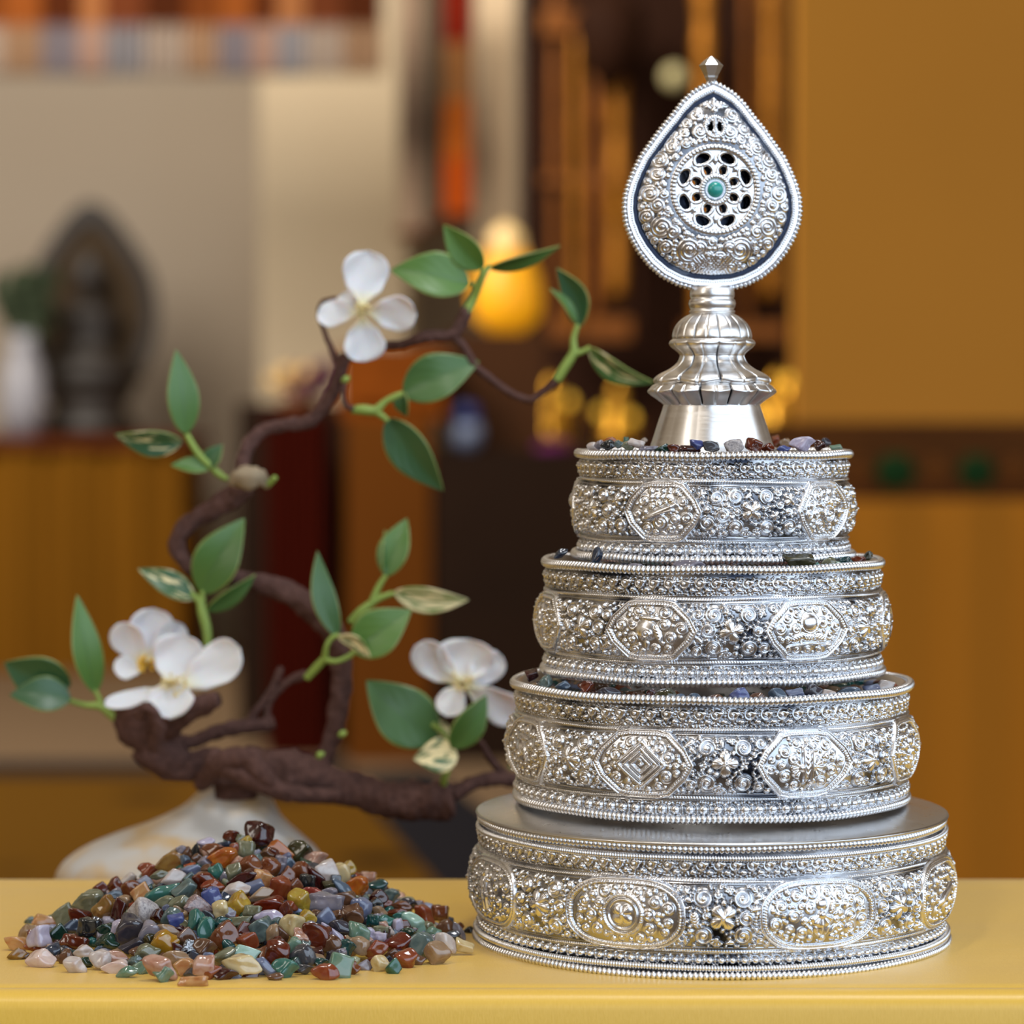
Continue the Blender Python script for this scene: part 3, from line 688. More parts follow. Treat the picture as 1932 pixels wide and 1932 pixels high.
def tier_mesh(name, H, pat, prof, ztop, hpx, amp=1.1):
    nv, nu = H.shape
    th = np.arange(nu)/nu*2*PI; th = (th+PI) % (2*PI)-PI
    front = np.abs(th) < math.radians(112)
    keep = front | (np.arange(nu) % 4 == 0); idx = np.nonzero(keep)[0]
    Hs = H[:, idx]; ps = pat[:, idx]; t = idx/nu*2*PI
    rows = np.arange(nv); rad = np.array([prof(v/(nv-1)) for v in rows])[:, None]
    fade = np.clip(np.minimum(rows, nv-1-rows)/3.0, 0, 1)[:, None]
    Rr = rad+Hs*PXM*amp*fade; z = (ztop-rows*PXM)[:, None]+0*Rr
    V = np.stack([Rr*np.sin(t)[None, :], -Rr*np.cos(t)[None, :], z], -1)
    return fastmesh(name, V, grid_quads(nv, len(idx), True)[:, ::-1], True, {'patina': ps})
def rope_ring(name, Rm, z, minor, pitch_px, parent, mat, nm='rope_rim', sub=8, nmin=14):
    cnt = int(2*PI*Rm/PXM/pitch_px); nu = cnt*sub; t = np.arange(nu)/nu*2*PI
    rr = minor*(.66+.38*np.abs(np.cos(PI*np.arange(nu)/sub))**.7)
    wob = minor*.12*np.sin(t*7+z*900)
    a = np.arange(nmin)/nmin*2*PI
    R_ = Rm+np.cos(a)[:, None]*rr[None, :]; Z = z+np.sin(a)[:, None]*rr[None, :]+wob[None, :]
    V = np.stack([R_*np.sin(t)[None, :], -R_*np.cos(t)[None, :], Z], -1)
    q = grid_quads(nmin, nu, True)
    i = np.arange(nu); last = np.stack([(nmin-1)*nu+i, (nmin-1)*nu+(i+1) % nu, (i+1) % nu, i], -1)
    pa = np.broadcast_to((np.clip(1-np.abs(np.cos(PI*np.arange(nu)/sub))*2.2, 0, 1)*.75)[None, :], (nmin, nu))
    me = fastmesh(nm, V, np.concatenate([q, last])[:, ::-1], True, {'patina': pa.copy()})
    return link(nm, me, mat, parent)
def ring_solid(nm, prof, mat, parent, n=180):
    """lathe a closed (r,z) profile around the tower axis"""
    b_ = MB(); vs = []; fs = []; m = len(prof)
    for (r, z) in prof:
        for k in range(n):
            a = 2*PI*k/n; vs.append((r*math.sin(a), -r*math.cos(a), z))
    for i in range(m-1):
        for k in range(n): fs.append((i*n+k, (i+1)*n+k, (i+1)*n+(k+1) % n, i*n+(k+1) % n))
    b_.add(vs, fs, True); me = bpy.data.meshes.new(nm); me.from_pydata(b_.v, [], b_.f); me.polygons.foreach_set('use_smooth', b_.sm); me.update()
    return link(nm, me, mat, parent)

MX = (1343-966)*PXM*1.0          # tower axis x
LAY = (.075, .20, .255, .285, .785, .815, .85, .955)
def build_tier(name, label, z0, z1, r_rim_b, r_rim_t, r_neck, r_bulge, n, th0, ca, cb, kinds, first, roundc, seed, lay=LAY, rimm=.0015, base=False, dx=0.0):
    e = empty(name, (MX+dx, 0, TZ+z0), label, 'offering ring' if not base else 'offering drum')
    h = z1-z0; hpx = h/PXM-12
    H, pat, L_ = make_band(seed, (r_bulge+r_neck)/2/PXM, hpx, n, th0, ca, cb, kinds, first, roundc, lay)
    m0, m1 = lay[3]-.02, lay[4]+.02
    def prof(f):
        q = (f-m0)/(m1-m0)
        return r_neck+(max(0, math.sin(PI*q))**.62*(r_bulge-r_neck) if 0 < q < 1 else 0)
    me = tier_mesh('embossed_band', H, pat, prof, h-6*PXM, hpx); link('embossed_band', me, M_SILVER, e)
    rope_ring('rope_rim', r_rim_t-rimm, h-rimm*.9, rimm, 9.2, e, M_ROPE, 'top_rope_rim')
    rope_ring('rope_rim', r_rim_b-rimm, rimm, rimm, 9.2, e, M_ROPE, 'bottom_rope_rim')
    return e, h
tiers = []
# base drum
eb, hb = build_tier('offering_drum', 'widest embossed silver drum at the bottom of the tower, with flat plain top', 0, .0421, .0797, .0780, .0768, .0800, 8, 336.5, 100, 62,
                    ['wheel', 'lotus', 'horn', 'medal', 'spiralpair', 'diamond', 'orb', 'drum'], 0, True, 21, (.085, .205, .25, .27, .775, .80, .825, .905), .0015, True)
rope_ring('', .0783, .0041, .0010, 5.2, eb, M_ROPE, 'fine_rope'); rope_ring('', .0775, .0421-.0042, .0009, 5.0, eb, M_ROPE, 'fine_rope')
discp = [(.0770, .0405), (.0775, .0415), (.0782, .0418), (.0785, .0422), (.0783, .0427), (.0776, .0430), (.072, .0438), (.066, .0452), (.060, .0462), (.04, .0466), (.0001, .0467)]
ring_solid('top_disc', discp, M_DISC, eb)
ring_solid('inner_lining', [(.0768, .0008), (.0762, .002), (.0762, .039), (.0768, .0405)], M_DISC, eb)
def lining(e, h, r, zf):
    ring_solid('inner_lining', [(r, .0006), (r-.0008, .0006), (r-.0012, h*.5), (r-.0012, h-.0006), (r, h-.0006)], M_DISC, e)
e3, h3 = build_tier('offering_ring', 'large embossed silver ring with nested diamond emblem, standing on the base drum', .0468, .0868, .0662, .0671, .0645, .0677, 8, 337.5, 92, 60,
                    ['diamond', 'drum', 'lotus', 'medal', 'horn', 'wheel', 'orb', 'elephant'], 0, False, 33)
lining(e3, h3, .0645, 0)
e2, h2 = build_tier('offering_ring', 'middle embossed silver ring with round orb emblem, second ring from the top', .0887, .1270, .0575, .0570, .0552, .0581, 7, 336.5, 84, 54,
                    ['elephant', 'orb', 'wheel', 'horn', 'medal', 'lotus', 'drum'], 0, False, 47, dx=.0003)
lining(e2, h2, .0552, 0)
e1, h1 = build_tier('offering_ring', 'smallest embossed silver ring with curved horn emblem, directly under the spire', .1268+.0, .1628, .0474, .0463, .0440, .0462, 5, 335.5, 72, 54,
                    ['horn', 'medal', 'lotus', 'wheel', 'orb'], 0, False, 59, dx=.0005)
lining(e1, h1, .0440, 0)

# ------------------------------------------------------------------ spire (stem + teardrop) : one thing
sp = empty('spire_ornament', (MX, 0, TZ+.160), 'silver teardrop spire with openwork wheel and turquoise stone, topping the tower', 'spire')
zs0 = .160
def zy(y): return .18-(y-750)*PXM-zs0      # photo row on the axis plane -> local z
# cone foot
ring_solid('foot_plate', [(.0001, 0), (.0216, .0), (.0216, .0008), (.0001, .0008)], M_PLAIN, sp)
def lobed(nm, rows, n, nlob, mat, parent, rot=0.0, zs=None):
    """rows: (y_photo, half width px, lobe amplitude, sharpness, groove depth px)"""
    rs = catmull([(a, b_, c, d, g) for a, b_, c, d, g in rows], 10)
    t = np.arange(n)/n*2*PI; V = []; PA = []
    for (y, hw, am, sh, g) in rs:
        c = np.abs(np.cos(nlob*(t+rot)/2)); lob = 1-c**2
        gr = np.exp(-((np.abs(np.sin(nlob*(t+rot)/2))*1.0)/.10)**2)
        R_ = (hw+am*(c**1.2-.5)-max(g, 0)*gr)*PXM
        V.append(np.stack([R_*np.sin(t+rot*0), -R_*np.cos(t), np.full(n, zy(y))], -1)); PA.append(np.zeros(n))
        gr2 = np.exp(-((np.abs(np.cos(nlob*(t+rot)/2)))/.09)**2); zo = (np.interp(-y, [-q_[0] for q_ in zs], [q_[1] for q_ in zs])*(c**1.2-.5) if zs else 0)*PXM; V[-1] = np.stack([(R_-max(g, 0)*gr2*PXM+0)*np.sin(t), -(R_-max(g, 0)*gr2*PXM)*np.cos(t), np.full(n, zy(y))-zo], -1)
        PA[-1] = gr2*np.clip(g/3, 0, 1)*1.6
    V = np.array(V)
    me = fastmesh(nm, V, grid_quads(len(rs), n, True), True, {'patina': np.array(PA)}); return link(nm, me, mat, parent)
lobed('lotus_collar', [(766, 89, 0, 1, 2), (760, 94, 2, 1, 7), (752, 103, 4, 1, 8), (744, 113, 6, 1, 8), (737, 118, 8, 1, 6), (731, 113, 8, 1, 4), (726, 108, 5, 1, 2), (722, 100, 2, 1, 1), (719, 92, 0, 1, 0)], 720, 12, M_PLAIN, sp, 0, [(766, 0), (745, 3), (737, 4), (728, 0), (719, 0)])
lobed('petal_bell', [(724, 100, 0, 1, 0), (721, 106, 6, 1, 2), (716, 108, 10, 1, 4), (710, 104, 12, 1, 4), (703, 93, 11, 1, 4), (695, 77, 8, 1, 4), (686, 66, 6, 1, 4), (677, 61, 5, 1, 4), (670, 60, 4, 1, 3), (663, 66, 5, 1, 3), (655, 76, 5, 1, 2), (649, 80, 5, 1, 1), (644, 79, 3, 1, 0), (640, 75, 1, 1, 0)], 720, 8, M_PLAIN, sp, .3, [(724, 7), (716, 7), (703, 3), (690, 0), (640, 0)])
lobed('lotus_bud', [(641, 74, 0, 1, 1), (634, 75, 1, 1, 1.6), (622, 72, 2, 1, 2), (610, 65, 2, 1, 2), (600, 54, 2, 1, 2), (594, 44, 0, 1, 1), (592, 40, 0, 1, 0)], 360, 10, M_PLAIN, sp, .2)
ring_solid('neck', [(.0001, zy(594)), (39*PXM, zy(594)), (43*PXM, zy(590)), (43*PXM, zy(587)), (40*PXM, zy(585)), (43*PXM, zy(580)), (44.5*PXM, zy(573)), (43*PXM, zy(567)), (40*PXM, zy(564)), (42*PXM, zy(560)), (42*PXM, zy(553)), (40*PXM, zy(545)), (38*PXM, zy(540)), (.0001, zy(540))], M_PLAIN, sp, 96)
lobed('cone_foot', [(864, 127, .9, 1, 0), (840, 115.5, 1.0, 1, 0), (800, 102.5, 1.1, 1, 0), (775, 94, 1.0, 1, 0), (764, 90.5, .9, 1, 0), (760, 86, 0, 1, 0)], 480, 13, M_PLAIN, sp, .1)
# teardrop outline half widths
TD = [(156, 3), (160, 13), (166, 24), (175, 39), (193, 58), (219, 78), (245, 100), (271, 119), (297, 138), (323, 151), (349, 162), (374, 169), (400, 170.5), (426, 167), (452, 157), (478, 142), (504, 121), (525, 96), (540, 66), (547, 40), (549, 12)]
WCY = 361.5
ang_o = []; pts_o = [(hw, y) for y, hw in TD]; full = [( 0, 154)]+pts_o+[(0, 550)]+[(-x, y) for x, y in reversed(pts_o)]
dens = []
for i in range(len(full)):
    x0, y0 = full[i]; x1, y1 = full[(i+1) % len(full)]
    for k in range(6): dens.append((x0+(x1-x0)*k/6, y0+(y1-y0)*k/6))
A_ = np.array([math.atan2(-(y-WCY), x) for x, y in dens]); Rr_ = np.array([math.hypot(x, y-WCY) for x, y in dens])
od = np.argsort(A_); A_ = A_[od]; Rr_ = Rr_[od]
nth = 1080; TH = np.arange(nth)/nth*2*PI-PI
RO = np.interp(TH, A_, Rr_, period=2*PI)
ker = 6
for _ in range(1):
    RS = sum(np.roll(RO, k) for k in range(-ker//2, ker//2+1))/(ker+1)
    tipm = np.exp(-((TH-PI/2)/.30)**2); RO = RO*tipm+RS*(1-tipm)
# relief map for the ornament ring, in local pixel space
SZ = 420; TR = Relief(SZ*2, SZ*2, 77); TR.M[:] = True
C0 = SZ
def inmask(px_, py_, lo=92, hi=.80):
    r_ = math.hypot(px_, py_); a = math.atan2(-py_, px_); Ro = np.interp(a, TH, RO, period=2*PI); return r_ > lo and r_ < Ro*hi
YY, XX = np.mgrid[0:2*SZ, 0:2*SZ]; rr_a = np.hypot(XX-C0, YY-C0); aa_a = np.arctan2(-(YY-C0), XX-C0)
Ro_a = np.interp(aa_a, TH, RO, period=2*PI)
TR.M = ~((rr_a > 90) & (rr_a < Ro_a*.845))
r = random.Random(4)
for k in range(12):
    a = 2*PI*(k+.5)/12+.0; d = 112; TR.spiral(C0+d*math.cos(a), C0+d*math.sin(a), 14, 8, 1 if k % 2 else -1, r.random(), 2.2)
# top window with two slots, cross-hatched foot, scrolls
TR.ring(C0, C0-117, 19, 3, 8, 4); TR.poly([(C0, C0-132), (C0, C0-102)], 2.4, 8, 3, 0, False)
TR.shell(C0, C0-150, 18, -PI/2, 7); TR.flower(C0, C0-176, 9, 8, 5)
for sx_ in (-1, 1):
    TR.spiral(C0+sx_*34, C0-140, 14, 8, sx_, .2, 2.2); TR.spiral(C0+sx_*20, C0-163, 9, 7, -sx_, .2, 2)
    TR.spiral(C0+sx_*48, C0+112, 24, 9, sx_, 0, 3); TR.spiral(C0+sx_*100, C0+70, 20, 9, -sx_, 0, 2.6); TR.spiral(C0+sx_*122, C0+8, 17, 9, sx_, 0, 2.4)
    TR.spiral(C0+sx_*104, C0-55, 17, 8, sx_, 0, 2.4); TR.flower(C0+sx_*76, C0-96, 14, 8, 5)
for i in range(-4, 5):
    TR.poly([(C0+i*7-18, C0+122), (C0+i*7+18, C0+164)], 1.6, 5.5, 0, 0, False); TR.poly([(C0+i*7+18, C0+122), (C0+i*7-18, C0+164)], 1.6, 5.5, 0, 0, False)
for Rr0, cnt in ((13, 1500), (9.5, 3000), (6.5, 5000), (4.2, 8000), (3.0, 8000)):
    for _ in range(cnt):
        uu = r.uniform(C0-165, C0+165); vv = r.uniform(C0-205, C0+185)
        if not TR.free(uu, vv, Rr0*.86): continue
        if Rr0 > 5: TR.spiral(uu, vv, Rr0, 7, r.choice((-1, 1)), r.random(), 2)
        else: TR.bead(uu, vv, Rr0, 5.5)
ns = 190
S = np.linspace(0, 1, ns)**.92
inner = .83
def surf():
    R_ = np.zeros((ns, nth)); Z = np.zeros((ns, nth)); PA = np.zeros((ns, nth)); holes = np.zeros((ns, nth), dtype=bool)
    R_ = S[:, None]*(RO*.955)[None, :]
    X = R_*np.cos(TH)[None, :]; Y = R_*np.sin(TH)[None, :]
    Ri = (RO*inner)[None, :]
    t = np.clip((R_-84)/(Ri-84), 0, 1)
    Dm = 52.0
    Z = 10+(Dm-10)*np.cos(t*PI/2)**.75
    # groove + rim band
    g = R_/RO[None, :]
    Z = np.where(g > inner, 0.0, Z); Z = np.where(g > .893, 7, Z)
    PA = np.where((g > inner-.012) & (g < .893), 1.6, 0)
    u = np.clip((C0+X).astype(int), 0, 2*SZ-1); v = np.clip((C0-Y).astype(int), 0, 2*SZ-1)
    # bilinear
    fu = C0+X-u; fv = C0-Y-v; u1 = np.clip(u+1, 0, 2*SZ-1); v1 = np.clip(v+1, 0, 2*SZ-1); Hh = TR.H
    hh = Hh[v, u]*(1-fu)*(1-fv)+Hh[v, u1]*fu*(1-fv)+Hh[v1, u]*(1-fu)*fv+Hh[v1, u1]*fu*fv
    orn = (R_ > 86) & (g < inner); Z = np.where(orn, Z+hh*1.15, Z); PA = np.where(orn, np.clip(1-hh/3.4, 0, 1)*.95, PA)
    # wheel
    a = np.arctan2(Y, X)
    rope = np.sqrt(np.clip(1-((R_-80)/4.2)**2, 0, 1)); Z = np.where(np.abs(R_-80) < 4.2, Dm+6*rope*(.55+.45*np.abs(np.cos(a*34))), Z)
    wz = Dm-4+0*R_; Z = np.where(R_ < 75.8, wz, Z)
    # spoke texture: raised bands around holes
    ph = a+.0
    rk = (a*8/(2*PI)) % 1-.5            # -.5.. .5 inside each of 8 sectors (outer)
    xo = rk*2*PI/8*R_; eo = np.sqrt((xo/14.5)**2+((R_-63)/9.5)**2)
    xi = rk*2*PI/8*R_; ei = np.sqrt((xi/8.2)**2+((R_-38.5)/9.0)**2)
    holes = (eo < 1) | (ei < 1)
    ridge = 3.2*np.exp(-((eo-1.22)/.16)**2)+3.0*np.exp(-((ei-1.28)/.2)**2)
    fl = (R_ < 75)
    Z = np.where(fl, Z+ridge, Z)
    rope2 = np.sqrt(np.clip(1-((R_-25)/3.4)**2, 0, 1)); Z = np.where(np.abs(R_-25) < 3.4, Dm+3+5*rope2*(.5+.5*np.abs(np.cos(a*15))), Z)
    Z = np.where(R_ < 21.6, Dm+2, Z); PA = np.where((R_ < 20.5) & (R_ > 17.5), .8, PA)
    rk2 = (a*8/(2*PI)+.5) % 1-.5; xs_ = rk2*2*PI/8*R_
    dm = np.abs(xs_)/6.5+np.abs(R_-55)/9; Z = np.where((dm < 1) & fl, Z+3.5*(1-dm), Z); PA = np.where((np.abs(dm-1) < .14) & fl, .7, PA)
    # slots of the small top window
    for sx_ in (-1, 1):
        holes |= (((X-sx_*8)/4.6)**2+((Y-117)/8.5)**2) < 1
    return X, Y, Z, PA, holes
X, Y, Z, PA, holes = surf()
zc_ = zy(WCY)
def shell_mesh(sgn):
    V = np.stack([X*PXM, -sgn*Z*PXM*.55, zc_+Y*PXM], -1)
    q = grid_quads(ns, nth, True); hf = holes.ravel(); q = q[~hf[q].any(1)]
    if sgn < 0: q = q[:, ::-1]
    return V, q, PA
M_TEAR = silver_mat('embossed_silver_dark', 0.24, (0.78, 0.79, 0.82))
fin = empty('x', (0, 0, 0)); bpy.data.objects.remove(fin)
V, q, pa = shell_mesh(1); me = fastmesh('front_face', V, q, True, {'patina': pa}); fr_ = link('front_face', me, M_TEAR, sp); fr_.rotation_euler.z = .10
h_all = holes.copy(); holes[(S[:, None]*(RO*.955)[None, :]) > 50] = False
V2, q2, pa2 = shell_mesh(-1)
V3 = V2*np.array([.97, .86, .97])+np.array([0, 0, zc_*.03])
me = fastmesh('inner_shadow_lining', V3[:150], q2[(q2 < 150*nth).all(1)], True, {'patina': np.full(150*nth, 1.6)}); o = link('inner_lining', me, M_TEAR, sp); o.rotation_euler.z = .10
me = fastmesh('back_face', V2, q2, True, {'patina': pa2}); bk_ = link('back_face', me, M_TEAR, sp); bk_.rotation_euler.z = .10
for o in (fr_, bk_):
    s_ = o.modifiers.new('thickness', 'SOLIDIFY'); s_.thickness = .0005; s_.offset = -1
def outline_tube(nm, scale, minor, pitch, yoff, sub=6, nmin=12, smooth=False):
    xx = RO*scale*np.cos(TH); zz = RO*scale*np.sin(TH); seg = np.hypot(np.diff(xx, append=xx[0]), np.diff(zz, append=zz[0])); Ls = np.concatenate([[0], np.cumsum(seg)]); T = Ls[-1]
    cnt = int(T/pitch); n = cnt*sub; ss = np.arange(n)/n*T
    px_ = np.interp(ss, Ls, np.append(xx, xx[0])); pz_ = np.interp(ss, Ls, np.append(zz, zz[0]))
    tx = np.roll(px_, -1)-np.roll(px_, 1); tz = np.roll(pz_, -1)-np.roll(pz_, 1); L_ = np.hypot(tx, tz)+1e-9; nx_ = tz/L_; nz_ = -tx/L_
    rr = minor*(.40+.60*np.abs(np.cos(PI*np.arange(n)/sub))**.8) if not smooth else np.full(n, minor)
    a = np.arange(nmin)/nmin*2*PI
    V = np.stack([(px_+nx_*rr*np.cos(a)[:, None])*PXM, (yoff+np.sin(a)[:, None]*rr[None, :]*1.0)*PXM+0*px_[None, :]*0, zc_+(pz_+nz_*rr*np.cos(a)[:, None])*PXM], -1)
    i = np.arange(n); qd = np.concatenate([grid_quads(nmin, n, True), np.stack([(nmin-1)*n+i, (nmin-1)*n+(i+1) % n, (i+1) % n, i], -1)])
    pa_ = np.broadcast_to(np.clip(1-np.abs(np.cos(PI*np.arange(n)/sub))*2.4, 0, 1)[None, :]*(.0 if smooth else .8), (nmin, n)).copy()
    me = fastmesh(nm, V, qd, True, {'patina': pa_}); o = link(nm, me, M_ROPE, sp); o.rotation_euler.z = .10; return o
outline_tube('beaded_edge', .978, 6.6, 8.2, 0, sub=8); outline_tube('rim_band', .945, 4.2, 8, 0, smooth=True)
outline_tube('fine_rope', .912, 2.6, 4.4, -5.5); outline_tube('fine_rope', .912, 2.6, 4.4, 5.5)
# finial knob
kb = MB()
c0 = ((1340-1343)*PXM, 0, 0)
rows_ = [(158, 8), (150, 12), (146, 13), (142, 15), (127, 23), (118, 14), (110, 3)]
kb.lathe([(.00005, zy(158))]+[(h_*PXM, zy(y_)) for y_, h_ in rows_]+[(.00005, zy(109))], c0, 6, .8)
for i in range(len(kb.sm)): kb.sm[i] = False
me = bpy.data.meshes.new('finial_knob'); me.from_pydata(kb.v, [], kb.f); me.update(); link('finial_knob', me, M_PLAIN, sp)
# turquoise
m_turq = simple('turquoise', (40, 150, 140), .25, var=.35, scale=300, coat=.4)
b = MB(); b.lathe([(15.5*PXM*math.cos(a_), 15.5*PXM*math.sin(a_)*.8) for a_ in np.linspace(0, PI/2-.02, 9)], (0, 0, 0), 32)
me = bpy.data.meshes.new('turquoise_stone'); me.from_pydata(b.v, [], b.f); me.polygons.foreach_set('use_smooth', b.sm); me.update()
for sgn in (1, -1):
    o = link('turquoise_stone', me, m_turq, sp); o.rotation_euler = (PI/2*sgn, 0, .10); dy = -sgn*(54*.55)*PXM
    o.location = (-dy*math.sin(.10)*1.0, dy*math.cos(.10), zc_)
    b2 = MB(); n = 32; 
    if sgn == 1: o['label'] = 'round blue-green turquoise cabochon'
    bz = MB(); bz.lathe([(15.5*PXM, -.0004), (17.6*PXM, -.0004), (17.4*PXM, .0004), (15.8*PXM, .0007), (15.3*PXM, .0004)], (0, 0, 0), 32)
    m2_ = bpy.data.meshes.new('bezel'); m2_.from_pydata(bz.v, [], bz.f[:-2]); m2_.update(); o2 = link('bezel', m2_, M_ROPE, o)

# ------------------------------------------------------------------ tumbled stones
def ico(sub):
    import bmesh
    bm = bmesh.new(); bmesh.ops.create_icosphere(bm, subdivisions=sub, radius=1); V = np.array([v.co[:] for v in bm.verts]); Fc = np.array([[v.index for v in f.verts] for f in bm.faces]); bm.free(); return V, Fc
IV, IF = ico(4); IV2, IF2 = ico(2)
def blob(V, rg, p=7, k=9, noise=.05):
    n_ = rg.normal(size=(k, 3)); n_ /= np.linalg.norm(n_, axis=1)[:, None]; h = rg.uniform(.8, 1.15, k)
    q0, _ = np.linalg.qr(rg.normal(size=(3, 3))); six = np.concatenate([q0, -q0]); n_ = np.concatenate([n_, six]); h = np.concatenate([h, rg.uniform(.85, 1.1, 6)])
    d = np.clip(V@n_.T, 0, None)/h[None, :]; rr = 1/((d**p).sum(1)**(1/p))
    for _ in range(4):
        f = rg.normal(size=3)*2.2; rr = rr*(1+noise*np.sin(V@f+rg.uniform(0, 6)))
    W_ = V*rr[:, None]; W_ = (W_-(W_.max(0)+W_.min(0))/2); return W_/(np.ptp(W_, axis=0)[None, :]/2)
rg = np.random.default_rng(5)
BL = []
for i in range(14):
    me = fastmesh('stone_shape', blob(IV, rg, p=rg.uniform(7, 16), k=int(rg.integers(4, 9))), IF, True); BL.append(me)
BLlow = [blob(IV2, rg, 6, 8) for _ in range(8)]
ROUGH = fastmesh('stone_shape_rough', blob(IV, rg, 5, 7, .03)*(1+.035*np.sin(IV[:, :1]*9)*np.sin(IV[:, 1:2]*8+1)*np.sin(IV[:, 2:]*9+2)), IF, True)
CC = {  # code: (rgb, phrase, transmission, dark rgb, rough)
 'or': ((232,140,44),'translucent orange',.45,(190,90,30)), 'am': ((146,88,54),'amber brown',.3,(120,56,24)), 'rb': ((118,46,22),'reddish brown',.2,(66,22,12)),
 'dr': ((70,20,18),'dark red',.1,(34,8,10)), 'bk': ((22,26,30),'black',0,(40,44,44)), 'bg': ((56,66,84),'dark blue-grey',0,(26,34,46)),
 'gy': ((158,152,164),'grey',.2,(110,106,116)), 'bl': ((88,100,158),'blue',.15,(60,70,130)), 'lb': ((138,148,178),'pale blue',.3,(110,118,150)),
 'wh': ((222,212,206),'white',.25,(190,172,164)), 'cr': ((226,208,160),'cream',.25,(196,170,112)), 'pk': ((206,166,146),'pinkish beige',.25,(170,112,86)),
 'yl': ((222,192,76),'clear yellow',.45,(190,140,40)), 'gn': ((30,64,50),'dark green',.1,(14,40,32)), 'tl': ((66,126,114),'teal green',.15,(30,92,84)),
 'lg': ((140,170,148),'pale green',.3,(92,140,116)), 'og': ((142,144,116),'olive grey',.2,(96,92,66)), 'br': ((118,82,58),'brown',.15,(74,44,28)),
 'gw': ((186,178,174),'speckled grey-white',0,(112,104,108)), 'lv': ((204,196,216),'pale lavender',.2,(168,156,180)), 'tg': ((104,124,120),'grey-green',.1,(62,76,76)),
 'ta': ((186,156,124),'tan',.25,(146,110,76)), 'ol': ((70,68,40),'dark olive',.15,(36,32,18)), 'sb': ((94,112,132),'slate blue',.15,(60,76,94)),
 'ay': ((178,138,72),'amber yellow',.35,(140,90,40)), 'om': ((166,86,50),'rusty orange',.3,(140,54,26)), 'pc': ((216,170,116),'peach',.3,(190,120,70)),
 'pw': ((230,210,200),'pinkish white',.25,(210,180,170)), 'ds': ((62,58,66),'dark slate',.0,(36,34,42)), 'sp': ((156,130,126),'mauve speckled',0,(70,56,64)),
 'yo': ((196,150,44),'deep yellow',.3,(180,120,20)), 'rd': ((146,56,48),'brick red',.15,(110,34,30)), 'rr': ((140,46,16),'bright red-orange',.4,(110,26,8)),
 'td': ((24,84,80),'dark teal',.15,(10,44,50)), 'pg': ((168,200,184),'pale mint',.2,(120,160,146)), 'gg': ((24,100,78),'bright green',.15,(12,70,56)),
 'dg': ((90,90,96),'smoky grey',.2,(46,46,52)), 'bw': ((190,196,206),'black-and-white mottled',0,(14,16,22))}
SM = {}
def stone_mat(code):
    if code in SM: return SM[code]
    c, ph, tr, c2 = CC[code]; c = tuple(int(v_*(.90 if sum(c) < 480 else .97)) for v_ in c); m, nt, b = mat_new('stone_'+ph.replace(' ', '_')); L = nt.links.new
    tc = N(nt, 'ShaderNodeTexCoord'); oi = N(nt, 'ShaderNodeObjectInfo'); ad = N(nt, 'ShaderNodeVectorMath'); ad.operation = 'ADD'
    sc_ = N(nt, 'ShaderNodeMath'); sc_.operation = 'MULTIPLY'; sc_.inputs[1].default_value = 40; L(oi.outputs['Random'], sc_.inputs[0])
    L(tc.outputs['Object'], ad.inputs[0]); L(sc_.outputs[0], ad.inputs[1])
    no = N(nt, 'ShaderNodeTexNoise'); no.inputs['Scale'].default_value = 4.5 if code in ('gw', 'bw', 'sp') else 1.1; no.inputs['Detail'].default_value = 5; no.inputs['Distortion'].default_value = .8
    L(ad.outputs[0], no.inputs['Vector'])
    mr = N(nt, 'ShaderNodeMapRange'); mr.inputs[1].default_value = .42 if code != 'bw' else .46; mr.inputs[2].default_value = .72 if code not in ('bw',) else .52; L(no.outputs[0], mr.inputs[0])
    mx = N(nt, 'ShaderNodeMix'); mx.data_type = 'RGBA'; mx.inputs[6].default_value = (*lin(c), 1); mx.inputs[7].default_value = (*lin(c2), 1)
    L(mr.outputs[0], mx.inputs[0]); L(mx.outputs[2], b.inputs['Base Color'])
    b.inputs['Roughness'].default_value = .12 if code != 'gw' else .5; b.inputs['IOR'].default_value = 1.52
    b.inputs['Coat Weight'].default_value = .5 if code != 'gw' else 0; b.inputs['Coat Roughness'].default_value = .05
    b.inputs['Transmission Weight'].default_value = min(.8, tr*1.3)
    b.inputs['Subsurface Weight'].default_value = .35 if tr else 0; b.inputs['Subsurface Radius'].default_value = (1, .8, .6); b.inputs['Subsurface Scale'].default_value = .0015
    bp = N(nt, 'ShaderNodeBump'); bp.inputs['Strength'].default_value = .08; bp.inputs['Distance'].default_value = .0006; L(no.outputs[0], bp.inputs['Height']); L(bp.outputs[0], b.inputs['Normal'])
    SM[code] = m; return m
slotmat = simple('stone_neutral', (150, 140, 130), .2)
for me in BL+[ROUGH]: me.materials.append(slotmat)
PXC = -.0885
def mound(x, y):
    q = math.hypot((x-PXC)/.0765, y/.079); return max(0.0, .0335*(1-q**1.2)) if q < 1 else 0.0
STONES = []   # (obj, code, px, py, zone, L, W)
def put_stone(pos, Lm, Wm, Tm, ang, code, tilt, shape=None, rs=random):
    me = shape or rs.choice(BL)
    o = bpy.data.objects.new('tumbled_stone', me); COL.objects.link(o)
    o.material_slots[0].link = 'OBJECT'; o.material_slots[0].material = stone_mat(code)
    o.scale = (Lm/2, Tm/2, Wm/2)
    # local x = long axis, local y = depth, local z = width
    o.rotation_euler = Matrix.Rotation(tilt, 3, 'X').to_4x4().to_3x3().__matmul__(Matrix.Rotation(-math.radians(ang), 3, 'Y')).to_euler()
    o.location = pos; return o
